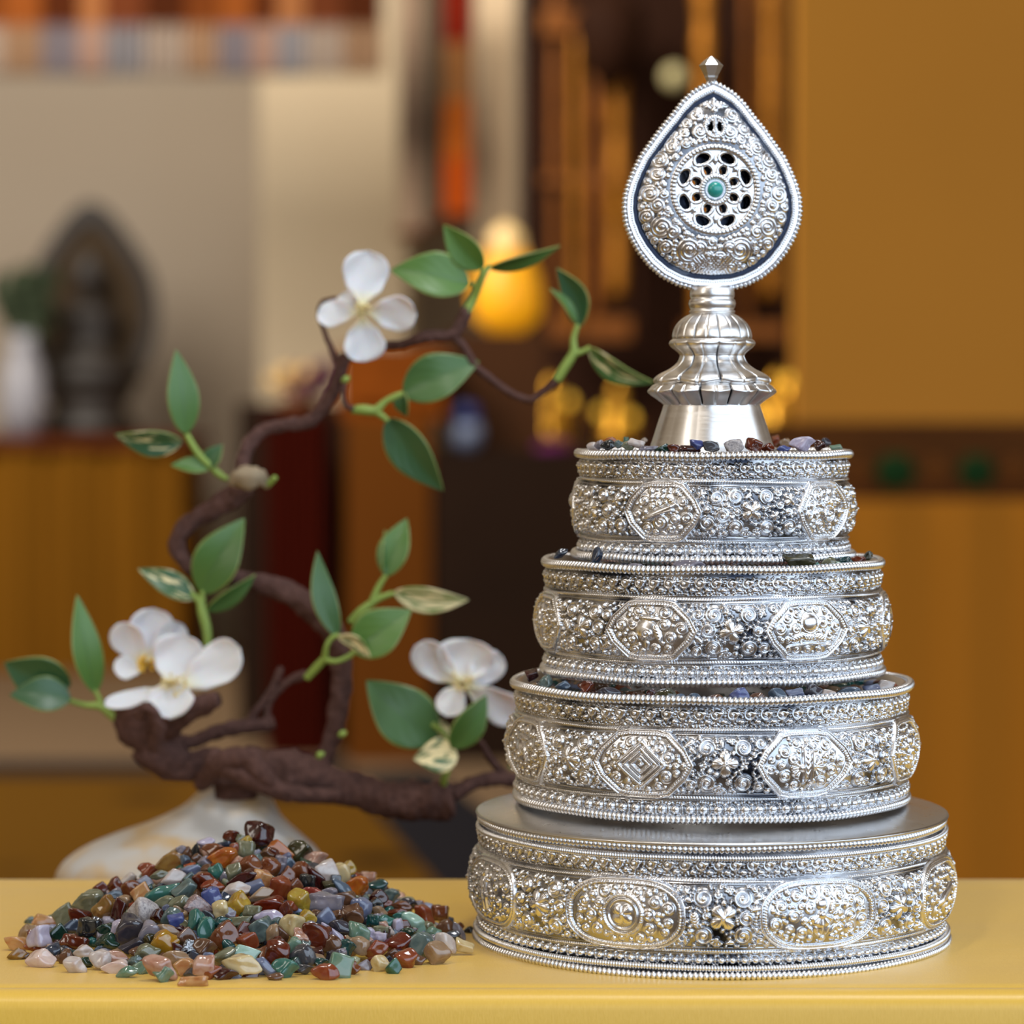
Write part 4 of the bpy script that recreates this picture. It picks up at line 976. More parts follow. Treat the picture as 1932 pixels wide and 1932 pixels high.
PILE = '''189,1674,28,18,0,rb 186,1683,26,15,0,gy 217,1670,26,26,0,rb 211,1691,42,16,15,sb 168,1707,55,40,20,og 199,1717,45,32,45,ay 224,1717,40,20,80,dr 122,1727,42,30,50,og 149,1729,40,24,-30,rb 87,1739,44,20,-10,pc
58,1738,22,16,0,tg 53,1757,36,20,40,ta 60,1768,26,22,30,rr 77,1770,46,34,50,lv 108,1763,38,34,0,gn 134,1749,54,22,15,bg 168,1758,40,40,0,bk 199,1755,26,20,0,gn 220,1752,34,18,60,lv 30,1779,38,20,-15,pc
31,1800,32,18,10,ay 45,1803,18,16,0,br 65,1789,34,14,-15,om 77,1810,48,30,0,pw 102,1796,26,26,0,bg 114,1785,18,14,0,gy 140,1780,46,24,-10,rb 158,1796,34,22,0,wh 124,1806,24,26,0,br 142,1821,38,24,-10,wh
164,1816,24,16,0,gn 190,1808,36,28,-30,wh 204,1777,40,26,0,gn 184,1790,18,6,30,sb 217,1808,44,22,0,pk 217,1825,42,18,10,pw
437,1580,28,22,20,rb 455,1581,18,12,0,og 389,1592,30,18,5,lv 369,1610,36,13,85,bk 354,1610,22,20,0,br 341,1604,18,14,0,gy 404,1605,40,22,0,am 422,1594,24,9,10,bg 420,1620,50,30,10,or 445,1610,36,20,85,om
462,1590,26,14,40,yl 462,1608,34,34,0,og 322,1627,50,28,30,ay 279,1643,34,24,0,om 349,1623,18,16,80,sb 387,1625,24,16,0,gy 300,1651,34,14,10,og 325,1656,46,24,20,wh 241,1662,32,18,35,wh 364,1642,42,20,-10,lb
357,1658,26,20,0,tg 409,1647,26,24,30,tl 439,1647,40,24,60,og 393,1642,24,18,0,br 389,1663,46,26,-20,rb 401,1672,38,20,10,om 457,1658,50,18,25,dr 270,1664,34,20,0,gy 250,1680,36,32,0,am 267,1685,36,26,50,pc
304,1685,66,20,22,tl 349,1681,42,28,30,tg 446,1678,46,22,10,wh 400,1694,36,32,-30,bl 310,1703,32,18,10,og 344,1704,44,22,15,og 376,1712,44,30,-30,sp 415,1717,36,26,75,cr 450,1704,38,36,0,yl 269,1721,48,42,-60,gw
321,1728,36,22,30,tg 332,1738,28,24,0,bl 370,1739,40,26,70,tl 389,1753,40,24,75,tl 414,1742,40,18,15,td 299,1729,26,24,0,dr 246,1757,50,40,60,ds 281,1764,44,28,60,gy 316,1756,42,18,-10,ta 349,1768,38,30,0,br
313,1780,46,38,0,yo 424,1766,46,46,0,am 450,1738,44,14,10,og 459,1754,36,24,20,rb
489,1576,48,42,0,dr 530,1605,44,22,-35,or 566,1610,42,38,-10,ol 595,1623,44,26,15,pk 618,1645,38,34,-50,wh 645,1651,40,26,80,cr 657,1640,28,28,0,yl 505,1609,26,18,0,br 518,1612,30,16,-40,rb 472,1631,42,28,0,am
511,1634,36,28,-60,am 530,1628,22,22,0,gy 544,1629,24,20,0,sb 489,1623,22,16,80,tg 542,1651,30,24,-80,am 566,1643,36,30,0,am 495,1656,36,28,-60,pc 596,1656,54,22,-60,dr 579,1667,28,28,0,bk 624,1671,28,18,0,ol
529,1677,46,34,-60,om 557,1671,26,24,0,am 480,1673,32,20,10,lb 491,1687,44,18,20,ta 643,1677,44,20,-45,sb 592,1690,42,24,-10,rd 620,1685,28,16,0,gy 650,1695,38,20,0,br 567,1699,44,34,-20,yl 613,1707,62,34,0,gy
578,1733,34,28,0,yl 613,1730,34,30,0,lb 507,1707,50,22,5,rr 540,1719,36,20,85,rb 508,1730,48,22,-5,lv 476,1721,30,20,0,og 555,1751,42,42,30,cr 492,1753,36,34,0,tg 513,1764,38,20,75,ta 531,1762,40,18,-70,br
595,1765,50,38,-30,rb 626,1762,48,16,-45,lv 644,1751,40,22,-10,ds 565,1770,34,22,-50,pk 468,1774,38,30,-20,om 624,1781,36,26,15,br 662,1726,34,34,0,br 633,1728,22,18,0,br
674,1672,36,30,0,or 694,1657,30,20,0,pk 712,1673,36,20,5,td 713,1695,34,28,0,dr 739,1691,28,22,0,tg 758,1709,34,16,-10,am 682,1711,38,30,-50,lb 708,1708,28,24,0,bk 791,1708,28,14,0,gy 800,1727,42,26,-50,om
829,1725,32,28,0,am 840,1748,30,22,0,br 866,1747,18,12,0,am 783,1743,52,26,-35,pg 751,1722,40,12,0,rb 704,1740,22,22,0,td 727,1739,30,20,0,tl 754,1729,22,14,0,tl 751,1752,34,18,80,lv 818,1761,26,20,0,lg
867,1758,36,12,-55,gy 885,1756,18,14,0,bk 854,1766,26,16,0,bg 718,1756,28,14,0,og 734,1757,18,14,0,wh 698,1762,24,16,-60,lv 716,1769,24,16,0,lv 669,1730,30,26,0,br 677,1760,46,30,-60,lg 679,1783,38,26,-40,ta
710,1791,40,28,20,om 751,1784,46,34,10,rr 766,1810,36,30,0,om 787,1812,28,18,0,br 791,1787,44,42,0,tg 770,1766,30,24,0,gn 796,1766,22,16,0,bl 826,1797,42,34,10,ta 841,1780,42,26,-35,wh 875,1786,34,20,-30,cr
742,1824,26,26,0,gg 718,1819,30,26,0,cr 687,1822,28,18,0,gy 670,1828,24,16,85,am 771,1755,30,12,0,dr 814,1779,20,10,0,gy
248,1786,40,18,20,ds 256,1799,22,18,0,br 279,1799,40,28,0,og 256,1815,30,18,0,tg 240,1834,36,16,15,lg 267,1827,28,20,0,lg 303,1825,58,30,-20,pk 308,1840,32,26,0,lg 334,1807,44,20,0,ta 347,1827,34,28,0,pc
364,1853,46,16,5,pc 358,1789,32,26,30,bw 365,1804,20,14,80,bg 386,1791,38,30,0,br 386,1822,40,32,30,pk 399,1834,34,16,30,om 421,1840,46,20,0,dr 424,1804,40,20,20,og 457,1820,62,32,-15,cr 286,1777,26,24,0,ol
466,1797,42,18,-10,pg 500,1798,26,20,40,am 521,1799,48,40,50,rb 553,1787,32,20,50,lg 570,1804,44,36,0,dg 501,1825,38,16,-45,lb 538,1829,42,30,0,tl 519,1845,26,14,0,br 573,1829,34,14,0,dg 614,1833,44,24,-10,om
606,1817,28,14,0,td 644,1823,40,38,0,lg 655,1790,28,28,0,td 641,1800,22,16,0,gy 598,1799,22,20,0,dr'''
def cast(px, py, f, D0=.925, D1=1.11):
    d = D0
    while d < D1:
        p = P(px, py, d)
        if p.z-TZ <= f(p.x, p.y): return p
        d += .0006
    return None
rs = random.Random(8); PL = []
for tok in PILE.split():
    x, y, L_, W_, an, cd = tok.split(','); PL.append((float(x), float(y), float(L_), float(W_), float(an), cd))
for (x, y, L_, W_, an, cd) in PL:
    q = PXM; Lm, Wm = L_*q*1.20, W_*q*1.34; Tm = min(Wm*.75, Lm*.65); ca, sa = abs(math.cos(math.radians(an))), abs(math.sin(math.radians(an)))
    hz = (Lm*sa+Wm*ca)/2
    p = cast(x, y, lambda X_, Y_: max(mound(X_, Y_)+.10*Tm, hz*.93))
    if p is None: p = P(x, y, 1.02)
    o = put_stone(p, Lm, Wm, Tm, an, cd, rs.uniform(-.1, .25) if mound(p.x, p.y) > .004 else 0.0, ROUGH if (x, y) == (489, 1576) else None, rs)
    STONES.append((o, cd, x, y, 'pile', L_, W_))
codes = list(CC.keys()); wts = [c for c in ('am', 'rb', 'br', 'tg', 'og', 'gy', 'dr', 'gn', 'ta', 'bg', 'om', 'ds', 'td', 'lb', 'dg', 'pk') ]
# gap stones: placed a little deeper than the listed ones
def proj(p):
    d = Vector(p)-Vector((0, CAMY, CAMZ)); fz = d.y*math.cos(PITCH)-d.z*math.sin(PITCH); uz = d.y*math.sin(PITCH)+d.z*math.cos(PITCH)
    return 966+F*d.x/fz, 966-F*uz/fz
cand = []
for i in range(2600):
    a = rs.uniform(PI*.98, 2.02*PI); q = math.sqrt(rs.random())*.97; x = PXC+.0765*q*math.cos(a); y = .079*q*math.sin(a)
    px_, py_ = proj((x, y, TZ+max(mound(x, y)-.0006, .0018))); 
    if any(((px_-s[2])**2+((py_-s[3])*1.25)**2) < (.30*(s[5]+s[6])*(.82))**2 for s in STONES): continue
    if any((px_-c_[0])**2+((py_-c_[1])*1.2)**2 < 17**2 for c_ in cand): continue
    cand.append((px_, py_, x, y))
rs.shuffle(cand)
nfill = max(0, 300-len(STONES)); fillc = cand[:nfill]
for (px_, py_, x, y) in fillc:
    L_ = rs.uniform(22, 36); W_ = L_*rs.uniform(.55, .85); cd = rs.choice(wts); Tm = W_*PXM*.8
    o = put_stone((x, y, TZ+max(mound(x, y)-.0008, W_*PXM*.47)), L_*PXM, W_*PXM, Tm, rs.uniform(-50, 50) if mound(x, y) > .004 else 0, cd, rs.uniform(-.2, .3) if mound(x, y) > .004 else 0, None, rs)
    STONES.append((o, cd, px_, py_, 'pile', L_, W_))
def vcol_mat():
    m, nt, b = mat_new('mixed_tumbled_stone'); at = N(nt, 'ShaderNodeAttribute'); at.attribute_name = 'stone_colour'; nt.links.new(at.outputs['Color'], b.inputs['Base Color'])
    b.inputs['Roughness'].default_value = .18; b.inputs['Coat Weight'].default_value = .4; return m
M_MIX = vcol_mat()
def stuff(name, label, items, cat, parent=None):
    V = []; Q = []; C_ = []; n = 0
    for (p, L_, W_, T_, cd) in items:
        bb = BLlow[rs.randrange(8)]; e = Matrix.Rotation(rs.uniform(0, 6.3), 3, 'Z') @ Matrix.Rotation(rs.uniform(-.4, .4), 3, 'X')
        v = (bb*np.array([L_/2, W_/2, T_/2]))@np.array(e).T+np.array(p); V.append(v); Q.append(IF2+n); n += len(v); C_.append(np.tile(np.array([*lin(CC[cd][0]), 1]), (len(v), 1)))
    me = fastmesh(name, np.concatenate(V), np.concatenate(Q), True)
    ca_ = me.color_attributes.new('stone_colour', 'FLOAT_COLOR', 'POINT'); ca_.data.foreach_set('color', np.concatenate(C_).astype(np.float32).ravel())
    o = link(name, me, M_MIX); tag(o, label, cat, kind='stuff'); return o
items = []
for layer in range(3):
    for i in range(330):
        a = rs.uniform(0, 2*PI); q = math.sqrt(rs.random())*.92; x = PXC+.0765*q*math.cos(a); y = .079*q*math.sin(a); h = mound(x, y)
        back = math.sin(a) > .15
        z = h-.0032-layer*.0045 if not back else h-.001-layer*.0045
        if z < .0024: 
            if layer: continue
            z = .0024
        if h < .0035 and not back: continue
        items.append(((x, y, TZ+z), rs.uniform(.0045, .0068), rs.uniform(.0035, .005), rs.uniform(.0032, .0046), rs.choice(wts)))
stuff('tumbled_stones', 'small mixed tumbled stones packed in the gaps inside the heap', items, 'stones')
# stones lying in the rings
def ring_stones(txt, rin, rc, ztop_, zone, dxr=0):
    for tok in txt.split():
        x, y, L_, W_, an, cd = tok.split(','); x, y, L_, W_, an = map(float, (x, y, L_, W_, an))
        X0 = (x-966)*PXM-MX-dxr; X0 = max(-rc*.985, min(rc*.985, X0)); dep = math.sqrt(max(rc*rc-X0*X0, 0))
        D_ = 1.02-dep; p = P(x, y, D_)
        if zone == 'small' and y < 837: D_ = 1.02+dep*.3 if abs(X0) > .022 else 1.02+dep; p = P(x, y, D_)
        Lm, Wm = L_*PXM*1.03, W_*PXM*1.15
        o = put_stone(p, Lm, Wm, min(Wm*.9, .0042), an, cd, 0, None, rs); STONES.append((o, cd, x, y, zone, L_, W_))
ring_stones('1119,843,24,16,0,wh 1132,839,22,16,0,gy 1147,839,28,18,0,bk 1152,832,28,16,-10,or 1167,838,18,14,0,tg 1181,833,12,16,0,tl 1187,841,28,16,0,og 1200,837,32,14,-15,wh 1215,831,14,10,0,wh 1224,847,36,10,0,gy 1252,846,32,16,0,gn 1272,846,26,14,-10,rb 1301,847,42,12,0,dr 1314,839,28,18,-20,bl 1341,842,32,18,-15,dg 1384,842,36,24,0,gw 1422,840,34,28,-60,rb 1449,845,24,16,0,rb 1463,831,16,20,0,om 1481,836,22,16,0,ta 1479,847,26,12,0,bl 1514,839,48,26,10,lv 1545,841,26,18,-20,dr 1558,835,20,16,0,ds 1577,846,24,14,0,lg', 0, .0405, 0, 'small', .0005)
ring_stones('1058,1044,30,14,30,bg 1126,1049,34,18,65,bg 1199,1071,32,14,0,gy 1300,1069,58,22,0,gy 1365,1073,30,14,0,dg 1507,1059,60,28,-5,ol 1541,1068,16,12,0,tl 1563,1060,28,16,10,og 1574,1067,30,14,0,lg 1598,1060,28,18,0,td 1618,1057,30,14,0,rb 1637,1051,24,14,50,ol', 0, .0520, 0, 'middle', .0003)
ring_stones('1003,1274,26,22,0,dr 1030,1286,26,24,0,tg 1062,1293,30,16,0,sb 1105,1297,30,22,0,rb 1150,1306,42,16,0,ds 1228,1309,18,16,0,dr 1254,1312,44,24,0,ol 1285,1317,22,14,0,sb 1311,1317,26,16,0,sb 1350,1319,38,16,0,br 1395,1312,36,28,-10,bl 1432,1316,32,16,0,br 1467,1312,34,24,0,sb 1500,1312,34,24,0,lb 1535,1307,34,28,0,ds 1563,1312,26,20,0,wh 1601,1308,44,20,5,sb 1645,1303,34,22,0,lb 1672,1294,32,20,0,wh 1690,1301,18,12,0,br', 0, .0612, 0, 'large')
for (z_, r0, r1, nm, dx_) in ((.0865-.0030, .030, .0605, 'large', 0), (.1252-.0020, .026, .0515, 'middle', .0003), (.1608-.0018, .018, .0400, 'smallest', .0005)):
    items = []
    for i in range(260):
        a = rs.uniform(0, 2*PI); rad = math.sqrt(rs.uniform(r0*r0, r1*r1)); hh = .0004+.0 if nm != 'smallest' else 0
        items.append(((MX+dx_+rad*math.cos(a), rad*math.sin(a), TZ+z_-rs.uniform(0, .0012)), rs.uniform(.0045, .007), rs.uniform(.0035, .005), .0036, rs.choice(wts)))
    stuff('tumbled_stones', 'small mixed tumbled stones bedding the %s silver ring' % nm, items, 'stones')

# labels for every single stone
def zone_words(zone, x, y):
    if zone == 'pile':
        hs = ['far left', 'left', 'centre-left', 'centre', 'centre-right', 'right', 'far right'][min(6, max(0, int((x-15)/875*7)))]
        if y < 1600: vs_ = 'at the peak'
        elif y < 1650: vs_ = 'near the top'
        elif y < 1700: vs_ = 'on the upper slope'
        elif y < 1745: vs_ = 'on the middle slope'
        elif y < 1795: vs_ = 'on the lower slope'
        else: vs_ = 'at the front foot'
        return '%s of the heap, %s' % (vs_, hs)
    lo, hi = {'small': (1100, 1600), 'middle': (1040, 1650), 'large': (990, 1700)}[zone]
    hs = ['left end', 'left part', 'middle', 'right part', 'right end'][min(4, int((x-lo)/(hi-lo)*5))]
    return 'in the %s silver ring, %s' % ({'small': 'smallest'}.get(zone, zone), hs)
def size_word(L_, W_):
    s_ = 'large' if L_*W_ > 1250 else 'tiny' if L_*W_ < 380 else ''
    f_ = 'slender' if L_/W_ > 2.0 else 'rounded' if L_/W_ < 1.12 else ''
    return (s_+' '+f_).strip()
labs = {}
for i, s in enumerate(STONES):
    o, cd, x, y, zone, L_, W_ = s
    base = ('%s %s stone %s' % (size_word(L_, W_), CC[cd][1], zone_words(zone, x, y))).strip(); labs.setdefault(base, []).append(i)
final = {}
used = set()
for base, ids in labs.items():
    for i in ids:
        if len(ids) == 1: final[i] = base; used.add(base)
for base, ids in labs.items():
    if len(ids) == 1: continue
    for i in ids:
        o, cd, x, y, zone, L_, W_ = STONES[i]; opts = []
        nb = sorted([(math.hypot(t[2]-x, t[3]-y), j) for j, t in enumerate(STONES) if j != i and t[4] == zone])[:6]
        for d_, j in nb:
            t = STONES[j]; rel = ('left of' if t[2] > x else 'right of') if abs(t[2]-x) > abs(t[3]-y) else ('above' if t[3] > y else 'below')
            opts.append('%s a %s one' % (rel, CC[t[1]][1]))
        short = base.replace(' of the heap,', ',').replace('on the ', '').replace('at the ', '').replace('near the ', '')
        for op in opts+[a_+' and '+b_ for a_ in opts for b_ in opts if a_ != b_]:
            lb = short+', '+op
            if len(lb.split()) <= 16 and lb not in used: final[i] = lb; used.add(lb); break
        else: final[i] = base
for i, s in enumerate(STONES):
    o = s[0]; tag(o, ' '.join(final[i].split()), 'stone', 'tumbled stones in the heap' if s[4] == 'pile' else 'tumbled stones in the silver rings')

# ------------------------------------------------------------------ vase and blossom branch
m_stonevase = None
def vase_mat():
    m, nt, b = mat_new('mottled_white_stoneware'); L = nt.links.new
    tc = N(nt, 'ShaderNodeTexCoord'); n1 = N(nt, 'ShaderNodeTexNoise'); n1.inputs['Scale'].default_value = 38; n1.inputs['Detail'].default_value = 6; L(tc.outputs['Object'], n1.inputs['Vector'])
    mr = N(nt, 'ShaderNodeMapRange'); mr.inputs[1].default_value = .48; mr.inputs[2].default_value = .64; L(n1.outputs[0], mr.inputs[0])
    mx = N(nt, 'ShaderNodeMix'); mx.data_type = 'RGBA'; mx.inputs[6].default_value = (*lin((196, 194, 190)), 1); mx.inputs[7].default_value = (*lin((200, 170, 124)), 1); L(mr.outputs[0], mx.inputs[0]); L(mx.outputs[2], b.inputs['Base Color'])
    b.inputs['Roughness'].default_value = .38
    n2 = N(nt, 'ShaderNodeTexNoise'); n2.inputs['Scale'].default_value = 90; n2.inputs['Detail'].default_value = 4; L(tc.outputs['Object'], n2.inputs['Vector'])
    bp = N(nt, 'ShaderNodeBump'); bp.inputs['Strength'].default_value = .3; bp.inputs['Distance'].default_value = .002; L(n2.outputs[0], bp.inputs['Height']); L(bp.outputs[0], b.inputs['Normal']); return m
DV = 1.215
rows = [(1478, 385, 500), (1482, 380, 503), (1490, 376, 506), (1503, 364, 512), (1520, 344, 520), (1540, 306, 531), (1556, 268, 545), (1572, 222, 563), (1590, 176, 583), (1608, 142, 600), (1628, 118, 612), (1650, 106, 620), (1680, 104, 624), (1720, 112, 620), (1760, 135, 600), (1785, 165, 575)]
rc_ = catmull(rows, 4); V = []; n = 64
bv = P(365, 1785, DV)
for (y, xl, xr) in rc_:
    a = P(xl, y, DV); c = P(xr, y, DV); cx = (a.x+c.x)/2; hw = (c.x-a.x)/2; dp = min(hw, .020+.030*min(1, hw/.05))
    for k in range(n):
        t = 2*PI*k/n; V.append((cx+hw*math.cos(t)-bv.x, dp*math.sin(t)+a.y-bv.y, a.z-bv.z))
# inner neck so that the mouth is open
nr = len(rc_)
for (y, s_) in ((1479, .82), (1500, .80), (1530, .8)):
    a = P(385, y, DV); c = P(500, y, DV); cx = (a.x+c.x)/2; hw = (c.x-a.x)/2*s_
    for k in range(n):
        t = 2*PI*k/n; V.append((cx+hw*math.cos(t)-bv.x, hw*math.sin(t)+a.y-bv.y, a.z-bv.z))
Qs = [grid_quads(nr, n, True)]
i = np.arange(n); Qs.append(np.stack([nr*n+i, i*0+nr*n+(i+1) % n, (i+1) % n, i], -1)); Qs.append(grid_quads(3, n, True)[:, ::-1]+nr*n)
cen = len(V); lastr = (nr-1)*n; V.append((0, 0, 0)); 
me = bpy.data.meshes.new('vase_body'); fcs = [tuple(map(int, q_)) for q_ in np.concatenate(Qs)]+[tuple(lastr+k for k in range(n))]
V = V[:-1]; me.from_pydata(V, [], fcs); me.polygons.foreach_set('use_smooth', [True]*len(fcs)); me.update()
import bmesh
bm = bmesh.new(); bm.from_mesh(me); bmesh.ops.recalc_face_normals(bm, faces=bm.faces); bm.to_mesh(me); bm.free()
vz = link('stoneware_vase', me, vase_mat(), None, bv); tag(vz, 'mottled white lopsided stoneware vase behind the stone pile, holding the branch', 'vase')
vs_ = MB(); vs_.box((-.55, yB+.008, 0), (.25, yB+.18, bv.z)); o = vs_.build('bench', simple('dark_bench_wood', (80, 52, 24), .6), None, (-.15, yB+.09, 0)); tag(o, 'low dark bench behind the altar table carrying the white vase', 'bench')

DB = 1.205
m_bark = simple('brown_bark', (88, 64, 58), .85, var=.6, scale=420, bump=1.0)
m_barkred = m_bark
m_stem = simple('yellow_green_stem', (132, 156, 70), .5, var=.2, scale=100)
m_bud = simple('pale_bud', (150, 134, 110), .7, var=.3, scale=200)
ar = empty('blossom_branch', P(445, 1480, DV), 'twisted brown artificial branch with green leaves and white blossoms in the vase', 'flower branch')
brs = random.Random(31)
def branch(pts, name='branch', mat=None, seg=7, wrap=0.0, rough=.13, D=DB, n=14):
    """pts: (x, y, radius px, depth offset mm)"""
    pp = [(x, y, r_, d_/1000.0) for x, y, r_, d_ in pts]; cc = catmull(pp, seg)
    P3 = [P(x, y, D+d_) for x, y, r_, d_ in cc]; R3 = [r_/F*D for x, y, r_, d_ in cc]; ph = [brs.uniform(0, 6.3) for _ in range(6)]
    avg = sum(R3)/len(R3)
    def bump(L_, a):
        s_ = L_/max(avg, .001)
        return 1+rough*(math.sin(3*a+s_*1.1*(1+wrap)+ph[0])*.5+math.sin(5*a-s_*1.7+ph[1])*.35+math.sin(2*a+s_*2.6+ph[2])*.5+math.sin(s_*5.0+ph[3])*.25+.22*math.sin(7*a+s_*6.3+ph[4])+.2*math.sin(4*a-s_*9.1+ph[5]))+wrap*.16*abs(math.sin(a*1+s_*1.5+ph[4]))
    b_ = MB(); b_.tube(P3, R3, n, bump if rough else None); return b_.build(name, mat or m_bark, ar)
branch([(272, 1405, 26, 0), (300, 1432, 30, -2), (345, 1445, 26, 0), (390, 1442, 27, 2), (440, 1452, 30, 0), (500, 1450, 36, 0), (560, 1458, 38, -3), (620, 1478, 33, 0), (690, 1497, 31, 0), (750, 1510, 33, 0), (805, 1512, 34, 0), (842, 1508, 33, 0), (856, 1506, 26, 0)], seg=12, wrap=.8, n=24)
branch([(400, 1430, 20, -18), (455, 1462, 17, -26), (520, 1490, 17, -24), (575, 1500, 15, -16), (640, 1500, 12, -10)], wrap=.5)
branch([(380, 1478, 16, -6), (420, 1440, 20, -22), (470, 1432, 20, -26), (500, 1470, 18, -26), (540, 1500, 14, -20)], wrap=.5)
branch([(445, 1505, 40, 0), (445, 1480, 42, 0), (445, 1474, 54, 0), (445, 1462, 44, 0)], rough=.05)
branch([(236, 1312, 20, 0), (252, 1350, 36, 0), (280, 1385, 42, 0), (310, 1420, 36, 0), (350, 1440, 24, 0)], wrap=.7, n=20)
branch([(300, 1375, 30, -4), (340, 1348, 25, -12), (380, 1330, 20, -16), (412, 1318, 14, -18)], wrap=.4)
branch([(262, 1350, 12, -24), (275, 1335, 10, -28), (290, 1345, 10, -28), (300, 1375, 12, -26), (290, 1410, 12, -20)], rough=.2)
branch([(335, 1400, 16, 4), (370, 1398, 13, 4), (405, 1382, 14, 4), (450, 1372, 15, 4), (495, 1368, 14, 4), (518, 1362, 12, 4)])
branch([(470, 1370, 10, 4), (480, 1345, 8, 4), (500, 1322, 8, 4), (515, 1295, 7, 4), (526, 1272, 8, 4), (530, 1258, 6, 4)])
branch([(505, 1362, 8, 4), (506, 1335, 6, 4), (520, 1308, 7, 4), (545, 1285, 8, 4), (570, 1275, 10, 4), (580, 1276, 8, 4)])
branch([(605, 1455, 16, 6), (618, 1415, 17, 8), (634, 1370, 19, 8), (642, 1310, 20, 8), (645, 1255, 20, 8), (634, 1205, 22, 8), (606, 1165, 24, 8), (566, 1132, 23, 8), (520, 1108, 21, 8), (470, 1096, 17, 8), (425, 1090, 16, 8), (380, 1084, 16, 8), (350, 1062, 15, 8), (334, 1030, 16, 8), (345, 1000, 17, 8), (375, 975, 18, 8), (412, 955, 21, 6), (445, 932, 23, 4), (462, 905, 21, 2)], n=18, seg=8)
branch([(462, 905, 19, 2), (458, 872, 14, 4), (470, 838, 14, 6), (498, 812, 13, 8), (535, 802, 13, 8), (575, 798, 14, 8), (602, 778, 13, 8), (626, 745, 13, 6), (640, 712, 13, 4), (648, 678, 12, 4), (652, 668, 10, 4)], n=14, seg=8)
branch([(445, 905, 16, -12), (470, 900, 22, -16), (495, 905, 12, -12), (505, 918, 7, -10)], 'knot', m_bud, rough=.25)
branch([(500, 918, 5, -10), (508, 912, 6, -12), (520, 900, 5, -14)], 'bud', m_stem, rough=.1)
branch([(640, 690, 8, 4), (624, 655, 6, 8), (610, 620, 5, 12), (603, 590, 6, 12), (612, 572, 8, 10), (636, 566, 8, 8)])
branch([(648, 680, 11, 4), (680, 662, 9, 8), (720, 652, 9, 8), (760, 650, 9, 4), (800, 636, 12, 0), (850, 632, 11, 0), (868, 614, 12, 0), (878, 592, 13, 0), (880, 580, 9, 0)])
branch([(850, 630, 8, 0), (876, 655, 8, 0), (896, 690, 8, 0), (930, 718, 7.5, 2), (965, 742, 7, 4), (1000, 754, 7, 4), (1028, 738, 6.5, 2), (1048, 720, 7, 0), (1054, 712, 6, 0)], n=10)
branch([(652, 712, 6, 0), (648, 740, 5, -4), (652, 762, 5, -8), (666, 772, 6, -10)], n=8)
branch([(905, 1470, 8, 10), (880, 1480, 12, 8), (930, 1470, 14, 14), (985, 1474, 14, 24), (1040, 1490, 13, 34)])
branch([(850, 1500, 16, 0), (890, 1478, 13, 6)], n=10)
branch([(965, 1470, 8, 20), (930, 1440, 8, 16), (905, 1400, 7, 10), (880, 1372, 6, 6)], n=8)
for (x, y) in ((443, 1435), (604, 1425), (646, 1385), (652, 716)):
    branch([(x-6, y+3, 3, -14), (x, y, 7, -20), (x+6, y-4, 3, -14)], 'bud', m_stem, rough=.1, n=8, seg=4)

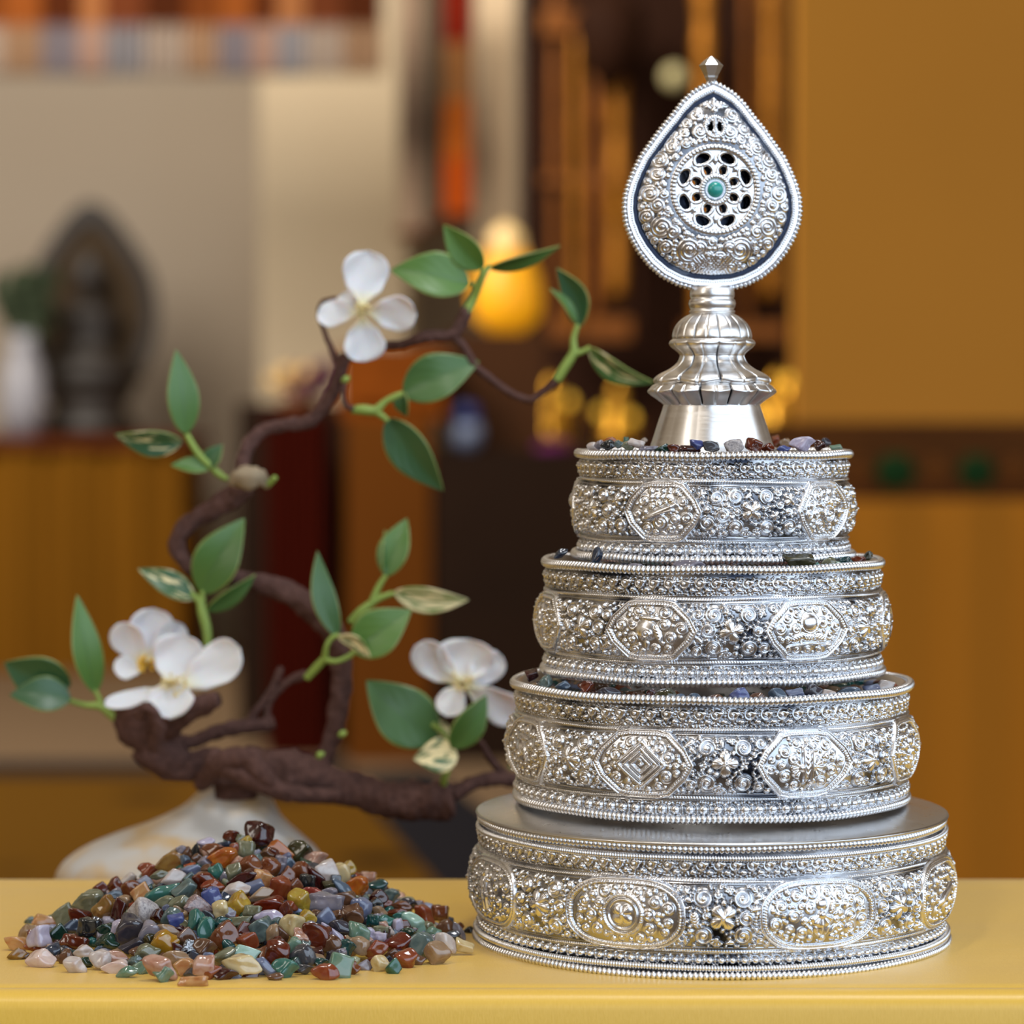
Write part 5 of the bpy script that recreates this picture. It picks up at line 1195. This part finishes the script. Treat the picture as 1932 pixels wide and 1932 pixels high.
def leaf_mat(name, var=0):
    m, nt, b = mat_new(name); L = nt.links.new
    uv = N(nt, 'ShaderNodeUVMap'); uv.uv_map = 'leaf'; sp_ = N(nt, 'ShaderNodeSeparateXYZ'); L(uv.outputs[0], sp_.inputs[0])
    ab = N(nt, 'ShaderNodeMath'); ab.operation = 'ABSOLUTE'; s1 = N(nt, 'ShaderNodeMath'); s1.operation = 'SUBTRACT'; s1.inputs[1].default_value = .5; L(sp_.outputs[1], s1.inputs[0]); L(s1.outputs[0], ab.inputs[0])
    oi = N(nt, 'ShaderNodeObjectInfo')
    base = N(nt, 'ShaderNodeMix'); base.data_type = 'RGBA'; base.inputs[6].default_value = (*lin((40, 80, 46)), 1); base.inputs[7].default_value = (*lin((82, 122, 48)), 1); L(oi.outputs['Random'], base.inputs[0])
    mr = N(nt, 'ShaderNodeMapRange'); mr.inputs[1].default_value = .015; mr.inputs[2].default_value = .045; mr.inputs[3].default_value = .45; mr.inputs[4].default_value = 0; L(ab.outputs[0], mr.inputs[0])
    m1 = N(nt, 'ShaderNodeMix'); m1.data_type = 'RGBA'; m1.inputs[7].default_value = (*lin((60, 92, 56)), 1); L(mr.outputs[0], m1.inputs[0]); L(base.outputs[2], m1.inputs[6])
    me_ = N(nt, 'ShaderNodeMapRange'); me_.inputs[1].default_value = .465; me_.inputs[2].default_value = .5; L(ab.outputs[0], me_.inputs[0])
    m2 = N(nt, 'ShaderNodeMix'); m2.data_type = 'RGBA'; m2.inputs[7].default_value = (*lin((150, 160, 84)), 1); L(me_.outputs[0], m2.inputs[0]); L(m1.outputs[2], m2.inputs[6])
    out = m2
    if var:
        mp = N(nt, 'ShaderNodeMapping'); mp.inputs['Scale'].default_value = (1.6, 5, 1); L(uv.outputs[0], mp.inputs[0]); av = N(nt, 'ShaderNodeVectorMath'); av.operation = 'ADD'; L(mp.outputs[0], av.inputs[0]); L(oi.outputs['Random'], av.inputs[1])
        no = N(nt, 'ShaderNodeTexNoise'); no.inputs['Scale'].default_value = 1.6; no.inputs['Detail'].default_value = 2; L(av.outputs[0], no.inputs['Vector'])
        q = N(nt, 'ShaderNodeMapRange'); q.inputs[1].default_value = {1: .56, 2: .44}[var]; q.inputs[2].default_value = q.inputs[1].default_value+.06; L(no.outputs[0], q.inputs[0])
        m3 = N(nt, 'ShaderNodeMix'); m3.data_type = 'RGBA'; m3.inputs[7].default_value = (*lin((226, 212, 160)), 1); L(q.outputs[0], m3.inputs[0]); L(m2.outputs[2], m3.inputs[6]); out = m3
    L(out.outputs[2], b.inputs['Base Color']); b.inputs['Roughness'].default_value = .42; b.inputs['Coat Weight'].default_value = .15; b.inputs['Coat Roughness'].default_value = .3
    wv = N(nt, 'ShaderNodeTexWave'); wv.bands_direction = 'DIAGONAL'; wv.inputs['Scale'].default_value = 3; L(uv.outputs[0], wv.inputs['Vector'])
    bp = N(nt, 'ShaderNodeBump'); bp.inputs['Strength'].default_value = .15; bp.inputs['Distance'].default_value = .0004; L(wv.outputs[0], bp.inputs['Height']); L(bp.outputs[0], b.inputs['Normal']); return m
LM = [leaf_mat('green_leaf', 0), leaf_mat('green_leaf_cream_streaks', 1), leaf_mat('cream_variegated_leaf', 2)]
m_petal = simple('white_petal', (236, 234, 240), .65, var=.02, scale=60, sss=.25)
def petal_mat():
    m, nt, b = mat_new('white_silk_petal'); L = nt.links.new
    uv = N(nt, 'ShaderNodeUVMap'); uv.uv_map = 'leaf'; sp_ = N(nt, 'ShaderNodeSeparateXYZ'); L(uv.outputs[0], sp_.inputs[0])
    mr = N(nt, 'ShaderNodeMapRange'); mr.inputs[1].default_value = .02; mr.inputs[2].default_value = .34; L(sp_.outputs[0], mr.inputs[0])
    mx = N(nt, 'ShaderNodeMix'); mx.data_type = 'RGBA'; mx.inputs[6].default_value = (*lin((240, 222, 170)), 1); mx.inputs[7].default_value = (*lin((226, 221, 224)), 1); L(mr.outputs[0], mx.inputs[0]); L(mx.outputs[2], b.inputs['Base Color'])
    b.inputs['Roughness'].default_value = .7; b.inputs['Subsurface Weight'].default_value = .3; b.inputs['Subsurface Scale'].default_value = .003
    wv = N(nt, 'ShaderNodeTexNoise'); mp = N(nt, 'ShaderNodeMapping'); mp.inputs['Scale'].default_value = (2, 26, 1); L(uv.outputs[0], mp.inputs[0]); L(mp.outputs[0], wv.inputs['Vector']); wv.inputs['Scale'].default_value = 1.5
    bp = N(nt, 'ShaderNodeBump'); bp.inputs['Strength'].default_value = .3; bp.inputs['Distance'].default_value = .0008; L(wv.outputs[0], bp.inputs['Height']); L(bp.outputs[0], b.inputs['Normal']); return m
M_PETAL = petal_mat()
def blade(name, base, tip, wpx, mat, parent, roll=.3, curl=.15, fold=.25, d0=0, d1=0, petal=False, wav=0.0, bend=0.0, D=DB, label=None):
    """leaf or petal from base pixel to tip pixel with visible width wpx"""
    A = P(base[0], base[1], D+d0/1000); B_ = P(tip[0], tip[1], D+d1/1000); ax = B_-A; Ln = ax.length; a = ax.normalized()
    vdir = (A-Vector((0, CAMY, CAMZ))).normalized(); s0 = a.cross(vdir).normalized(); s_ = (Matrix.Rotation(roll, 3, a) @ s0).normalized(); nn = s_.cross(a).normalized()
    if nn.dot(vdir) > 0: nn = -nn
    ORG = Vector((0, 0, 0)); q_ = parent
    while q_ is not None: ORG = ORG+q_.location; q_ = q_.parent
    w_ = wpx/F*D/2/max(.35, math.cos(roll)); nu_, nv_ = 26, 13; V = []; UV = []; ph = brs.uniform(0, 6)
    for i in range(nu_):
        u = i/(nu_-1)
        if petal: pr = max(0, math.sin(PI*min(1, u**.80)))**.62*(.30+.75*u)*1.06 if u < 1 else 0; pr = (min(1, u*3.2)**.8)*(1-max(0, (u-.62)/.38)**2.4)**.5*(.42+.58*min(1, u/.62)) if u < 1 else .02
        else: pr = (math.sin(PI*u**.78))**.85*(1 if u < .5 else 1-.12*(u-.5)*2) if 0 < u < 1 else 0
        pr = max(pr, .015)
        for j in range(nv_):
            v = j/(nv_-1)*2-1
            off = curl*Ln*math.sin(PI*u)*(1 if not petal else .8)+fold*abs(v)**(1.3 if not petal else 2)*w_*pr+wav*w_*math.sin(u*9+v*4+ph)*abs(v)
            p = A+a*(Ln*u)+s_*(w_*pr*v+bend*Ln*math.sin(PI*u))+nn*off; V.append(p-ORG); UV.append((u, (v+1)/2))
    Q_ = grid_quads(nu_, nv_); me = bpy.data.meshes.new(name); me.from_pydata([tuple(p) for p in V], [], [tuple(map(int, q_)) for q_ in Q_])
    uvl = me.uv_layers.new(name='leaf'); uvl.data.foreach_set('uv', np.array([UV[l.vertex_index] for l in me.loops], dtype=np.float32).ravel())
    me.polygons.foreach_set('use_smooth', [True]*len(me.polygons)); me.update()
    o = link(name, me, mat); o.parent = parent; o.location = (0, 0, 0) if parent is not ar else (0, 0, 0)
    sd = o.modifiers.new('thickness', 'SOLIDIFY'); sd.thickness = .00045; sd.offset = 0
    if label: o['label'] = label
    return o
def stem(paths, name='leaf_stem'):
    b_ = MB()
    for pts in paths:
        cc = catmull([(x, y, r_, d_/1000.0) for x, y, r_, d_ in pts], 6)
        b_.tube([P(x, y, DB+d_) for x, y, r_, d_ in cc], [r_/F*DB for x, y, r_, d_ in cc], 10)
    return b_.build(name, m_stem, ar)
G, S1, C1 = LM
# sprigs: stem meshes with leaves as children
s = stem([[(876, 596, 11, 0), (895, 560, 8, 0), (912, 520, 6, -4), (925, 500, 4, -4)], [(903, 540, 6, 0), (890, 536, 5, 0)], [(912, 520, 5, -4), (911, 506, 4, -4)]])
blade('leaf', (887, 536), (737, 510), 84, G, s, .35, .10, .22); blade('leaf', (912, 508), (837, 424), 58, G, s, -.3, .08, .3); blade('leaf', (922, 505), (1056, 464), 26, G, s, .9, .12, .3, bend=.10)
s = stem([[(1050, 718, 8, 0), (1066, 692, 9, 0), (1082, 665, 8, 0), (1082, 640, 6, 0), (1090, 612, 5, 0)], [(1080, 668, 7, 0), (1096, 664, 5, 0), (1114, 656, 5, 0)]])
blade('leaf', (1096, 616), (1050, 506), 50, G, s, -.4, -.06, .3, bend=-.1); blade('leaf', (1088, 610), (1037, 544), 16, G, s, .8, .1, .3); blade('leaf', (1110, 656), (1234, 722), 40, S1, s, .5, .1, .3, bend=-.07)
s = stem([[(662, 773, 7, -8), (685, 773, 10, -8), (708, 774, 9, -8), (726, 758, 6, -8), (745, 748, 6, -8), (760, 742, 5, -8)], [(706, 775, 8, -8), (720, 784, 6, -8), (732, 794, 5, -8)]])
blade('leaf', (760, 744), (904, 682), 88, G, s, -.3, .10, .2); blade('leaf', (758, 738), (768, 786), 28, G, s, .7, .1, .3); blade('leaf', (730, 790), (836, 926), 76, G, s, .3, .08, .22)
s = stem([[(430, 905, 4, 0), (414, 895, 7, 0), (398, 880, 7, 0), (374, 856, 7, 0), (352, 820, 6, 0)]])
blade('leaf', (350, 820), (332, 660), 60, G, s, .25, .06, .2); blade('leaf', (344, 834), (217, 820), 50, S1, s, -.35, .08, .25, bend=.04); blade('leaf', (396, 884), (322, 878), 30, G, s, .6, .06, .25); blade('leaf', (388, 884), (420, 838), 34, G, s, -.4, .06, .25)
s = stem([[(390, 1232, 6, 0), (391, 1195, 9, 0), (382, 1155, 10, 0), (376, 1135, 7, 0), (360, 1118, 5, 0)], [(382, 1158, 8, 0), (382, 1130, 6, 0), (382, 1114, 5, 0)]])
blade('leaf', (380, 1120), (461, 978), 86, G, s, -.3, .10, .2); blade('leaf', (368, 1130), (260, 1073), 48, S1, s, .3, .08, .25); blade('leaf', (390, 1152), (482, 1084), 32, G, s, .6, .08, .25)
s = stem([[(236, 1368, 9, 0), (212, 1350, 9, 0), (190, 1333, 8, 0), (160, 1330, 6, 0), (125, 1320, 5, 0)], [(192, 1334, 7, 0), (186, 1315, 5, 0), (176, 1298, 4, 0)]])
blade('leaf', (180, 1308), (145, 1122), 56, G, s, .4, .08, .25, bend=.05); blade('leaf', (134, 1292), (8, 1250), 88, G, s, -.3, .07, .2, bend=.04); blade('leaf', (134, 1318), (18, 1312), 66, G, s, .4, .10, .2, d0=-4, d1=-6)
s = stem([[(660, 1175, 7, -6), (680, 1155, 9, -6), (704, 1136, 7, -6), (722, 1126, 6, -6), (744, 1119, 5, -6)], [(702, 1136, 7, -6), (714, 1108, 6, -6), (728, 1085, 5, -6)], [(578, 1280, 7, -10), (598, 1258, 8, -12), (612, 1242, 7, -14), (616, 1220, 5, -16), (626, 1204, 5, -16), (640, 1198, 5, -16)], [(612, 1244, 6, -14), (632, 1248, 5, -16), (655, 1240, 5, -16), (672, 1228, 5, -16)]])
blade('leaf', (636, 1202), (599, 1040), 46, G, s, .3, .07, .25, d0=-14, d1=-10, bend=.08); blade('leaf', (728, 1088), (768, 978), 58, G, s, -.3, .08, .2, d0=-6); blade('leaf', (724, 1084), (726, 1000), 22, G, s, .8, .06, .3, d0=-7)
blade('leaf', (742, 1118), (884, 1132), 50, C1, s, .3, .08, .25, d0=-6, label='cream coloured variegated leaf', bend=-.03); blade('leaf', (668, 1232), (776, 1151), 88, G, s, -.3, .08, .2, d0=-16, d1=-16)
blade('leaf', (638, 1200), (700, 1244), 24, C1, s, .6, -.1, .3, d0=-18, d1=-20, bend=.1, label='narrow cream folded leaf')
s = stem([[(838, 1490, 6, 0), (838, 1470, 7, -6), (850, 1435, 7, -6), (852, 1412, 6, -6), (838, 1385, 6, -6), (815, 1365, 6, -6)], [(852, 1412, 6, -6), (880, 1390, 8, -4), (905, 1365, 9, 0), (918, 1345, 8, 4)]])
blade('leaf', (822, 1402), (691, 1284), 112, G, s, .2, .08, .16, d0=-6, d1=-4, bend=.03); blade('leaf', (852, 1412), (918, 1311), 58, G, s, .35, .08, .25, d0=-12, d1=-10); blade('leaf', (864, 1426), (780, 1432), 66, C1, s, .3, .06, .2, d0=-12, d1=-14, label='cream variegated triangular leaf'); blade('leaf', (845, 1390), (818, 1355), 24, C1, s, .3, .06, .2, d0=-7)
blade('leaf', (1000, 1440), (958, 1448), 26, G, s, .3, .06, .2, d0=30, d1=28)
m_cal = simple('calyx', (150, 140, 90), .7); m_stamen = simple('yellow_stamens', (238, 190, 60), .6, var=.2); m_stamen2 = simple('pale_stamens', (226, 208, 150), .6)
def flower_at(c, petals, d=0, stam=(18, 24, 14), smat=None, axis=(0, -.0), rs_=1):
    ce = P(c[0], c[1], DB+d/1000); b_ = MB(); b_.ball(ce+Vector((0, .002, 0)), 7/F*DB, 12); fl = b_.build('flower', m_cal, ar)
    fl['label'] = 'white blossom'
    for (tx, ty, w_, roll, curl, d1, bx_, by_) in petals:
        blade('petal', (c[0]+bx_, c[1]+by_), (tx, ty), w_, M_PETAL, fl, roll, curl, .22, d, d+d1, True, .10)
    r_ = random.Random(rs_); b_ = MB(); n_, R_, Ls = stam
    for k in range(n_):
        a = r_.uniform(0, 2*PI); rr_ = R_*math.sqrt(r_.random()); e_ = P(c[0]+rr_*math.cos(a)+axis[0], c[1]+rr_*math.sin(a)*.8+axis[1], DB+(d-Ls*.5-r_.uniform(0, 4))/1000)
        b_.tube([ce, ce.lerp(e_, .6), e_], [.00022, .00018, .00018], 5); b_.ball(e_, .0006, 6)
    b_.build('stamens', smat or m_stamen, fl)
flower_at((682, 588), [(693, 474, 88, .15, -.04, 2, 0, -8), (786, 592, 68, .25, -.06, -4, 8, 2), (690, 682, 78, -.15, -.05, 2, 0, 8), (600, 592, 50, .5, -.10, 6, -4, 0), (640, 560, 40, .3, -.05, 10, 0, 0)], -14, (16, 18, 10), m_stamen2, (0, -4), 4)
flower_at((275, 1252), [(222, 1178, 62, -.3, -.12, -6, -4, 4), (290, 1148, 86, .1, -.10, 0, 4, 0), (344, 1178, 58, .3, -.06, 4, 8, 4), (215, 1262, 44, .5, -.05, -4, 0, 6)], 0, (26, 22, 12), m_stamen, (2, -2), 2)
flower_at((322, 1296), [(345, 1198, 96, .1, -.14, 6, 0, 6), (452, 1222, 80, -.3, -.12, 0, 12, 6), (197, 1330, 32, .5, -.05, -4, -6, 2), (322, 1356, 92, .2, .08, -10, 0, -14)], -16, (24, 26, 10), m_stamen2, (6, -4), 3)
flower_at((870, 1290), [(784, 1218, 68, -.2, -.12, 0, -6, 4), (882, 1206, 112, .05, -.14, 2, 0, 4), (946, 1238, 62, .3, -.1, 6, 6, 4), (985, 1352, 66, .3, .05, 10, 6, 4), (842, 1352, 56, .3, .06, -6, -2, 0)], -4, (20, 22, 12), m_stamen2, (0, -6), 5)
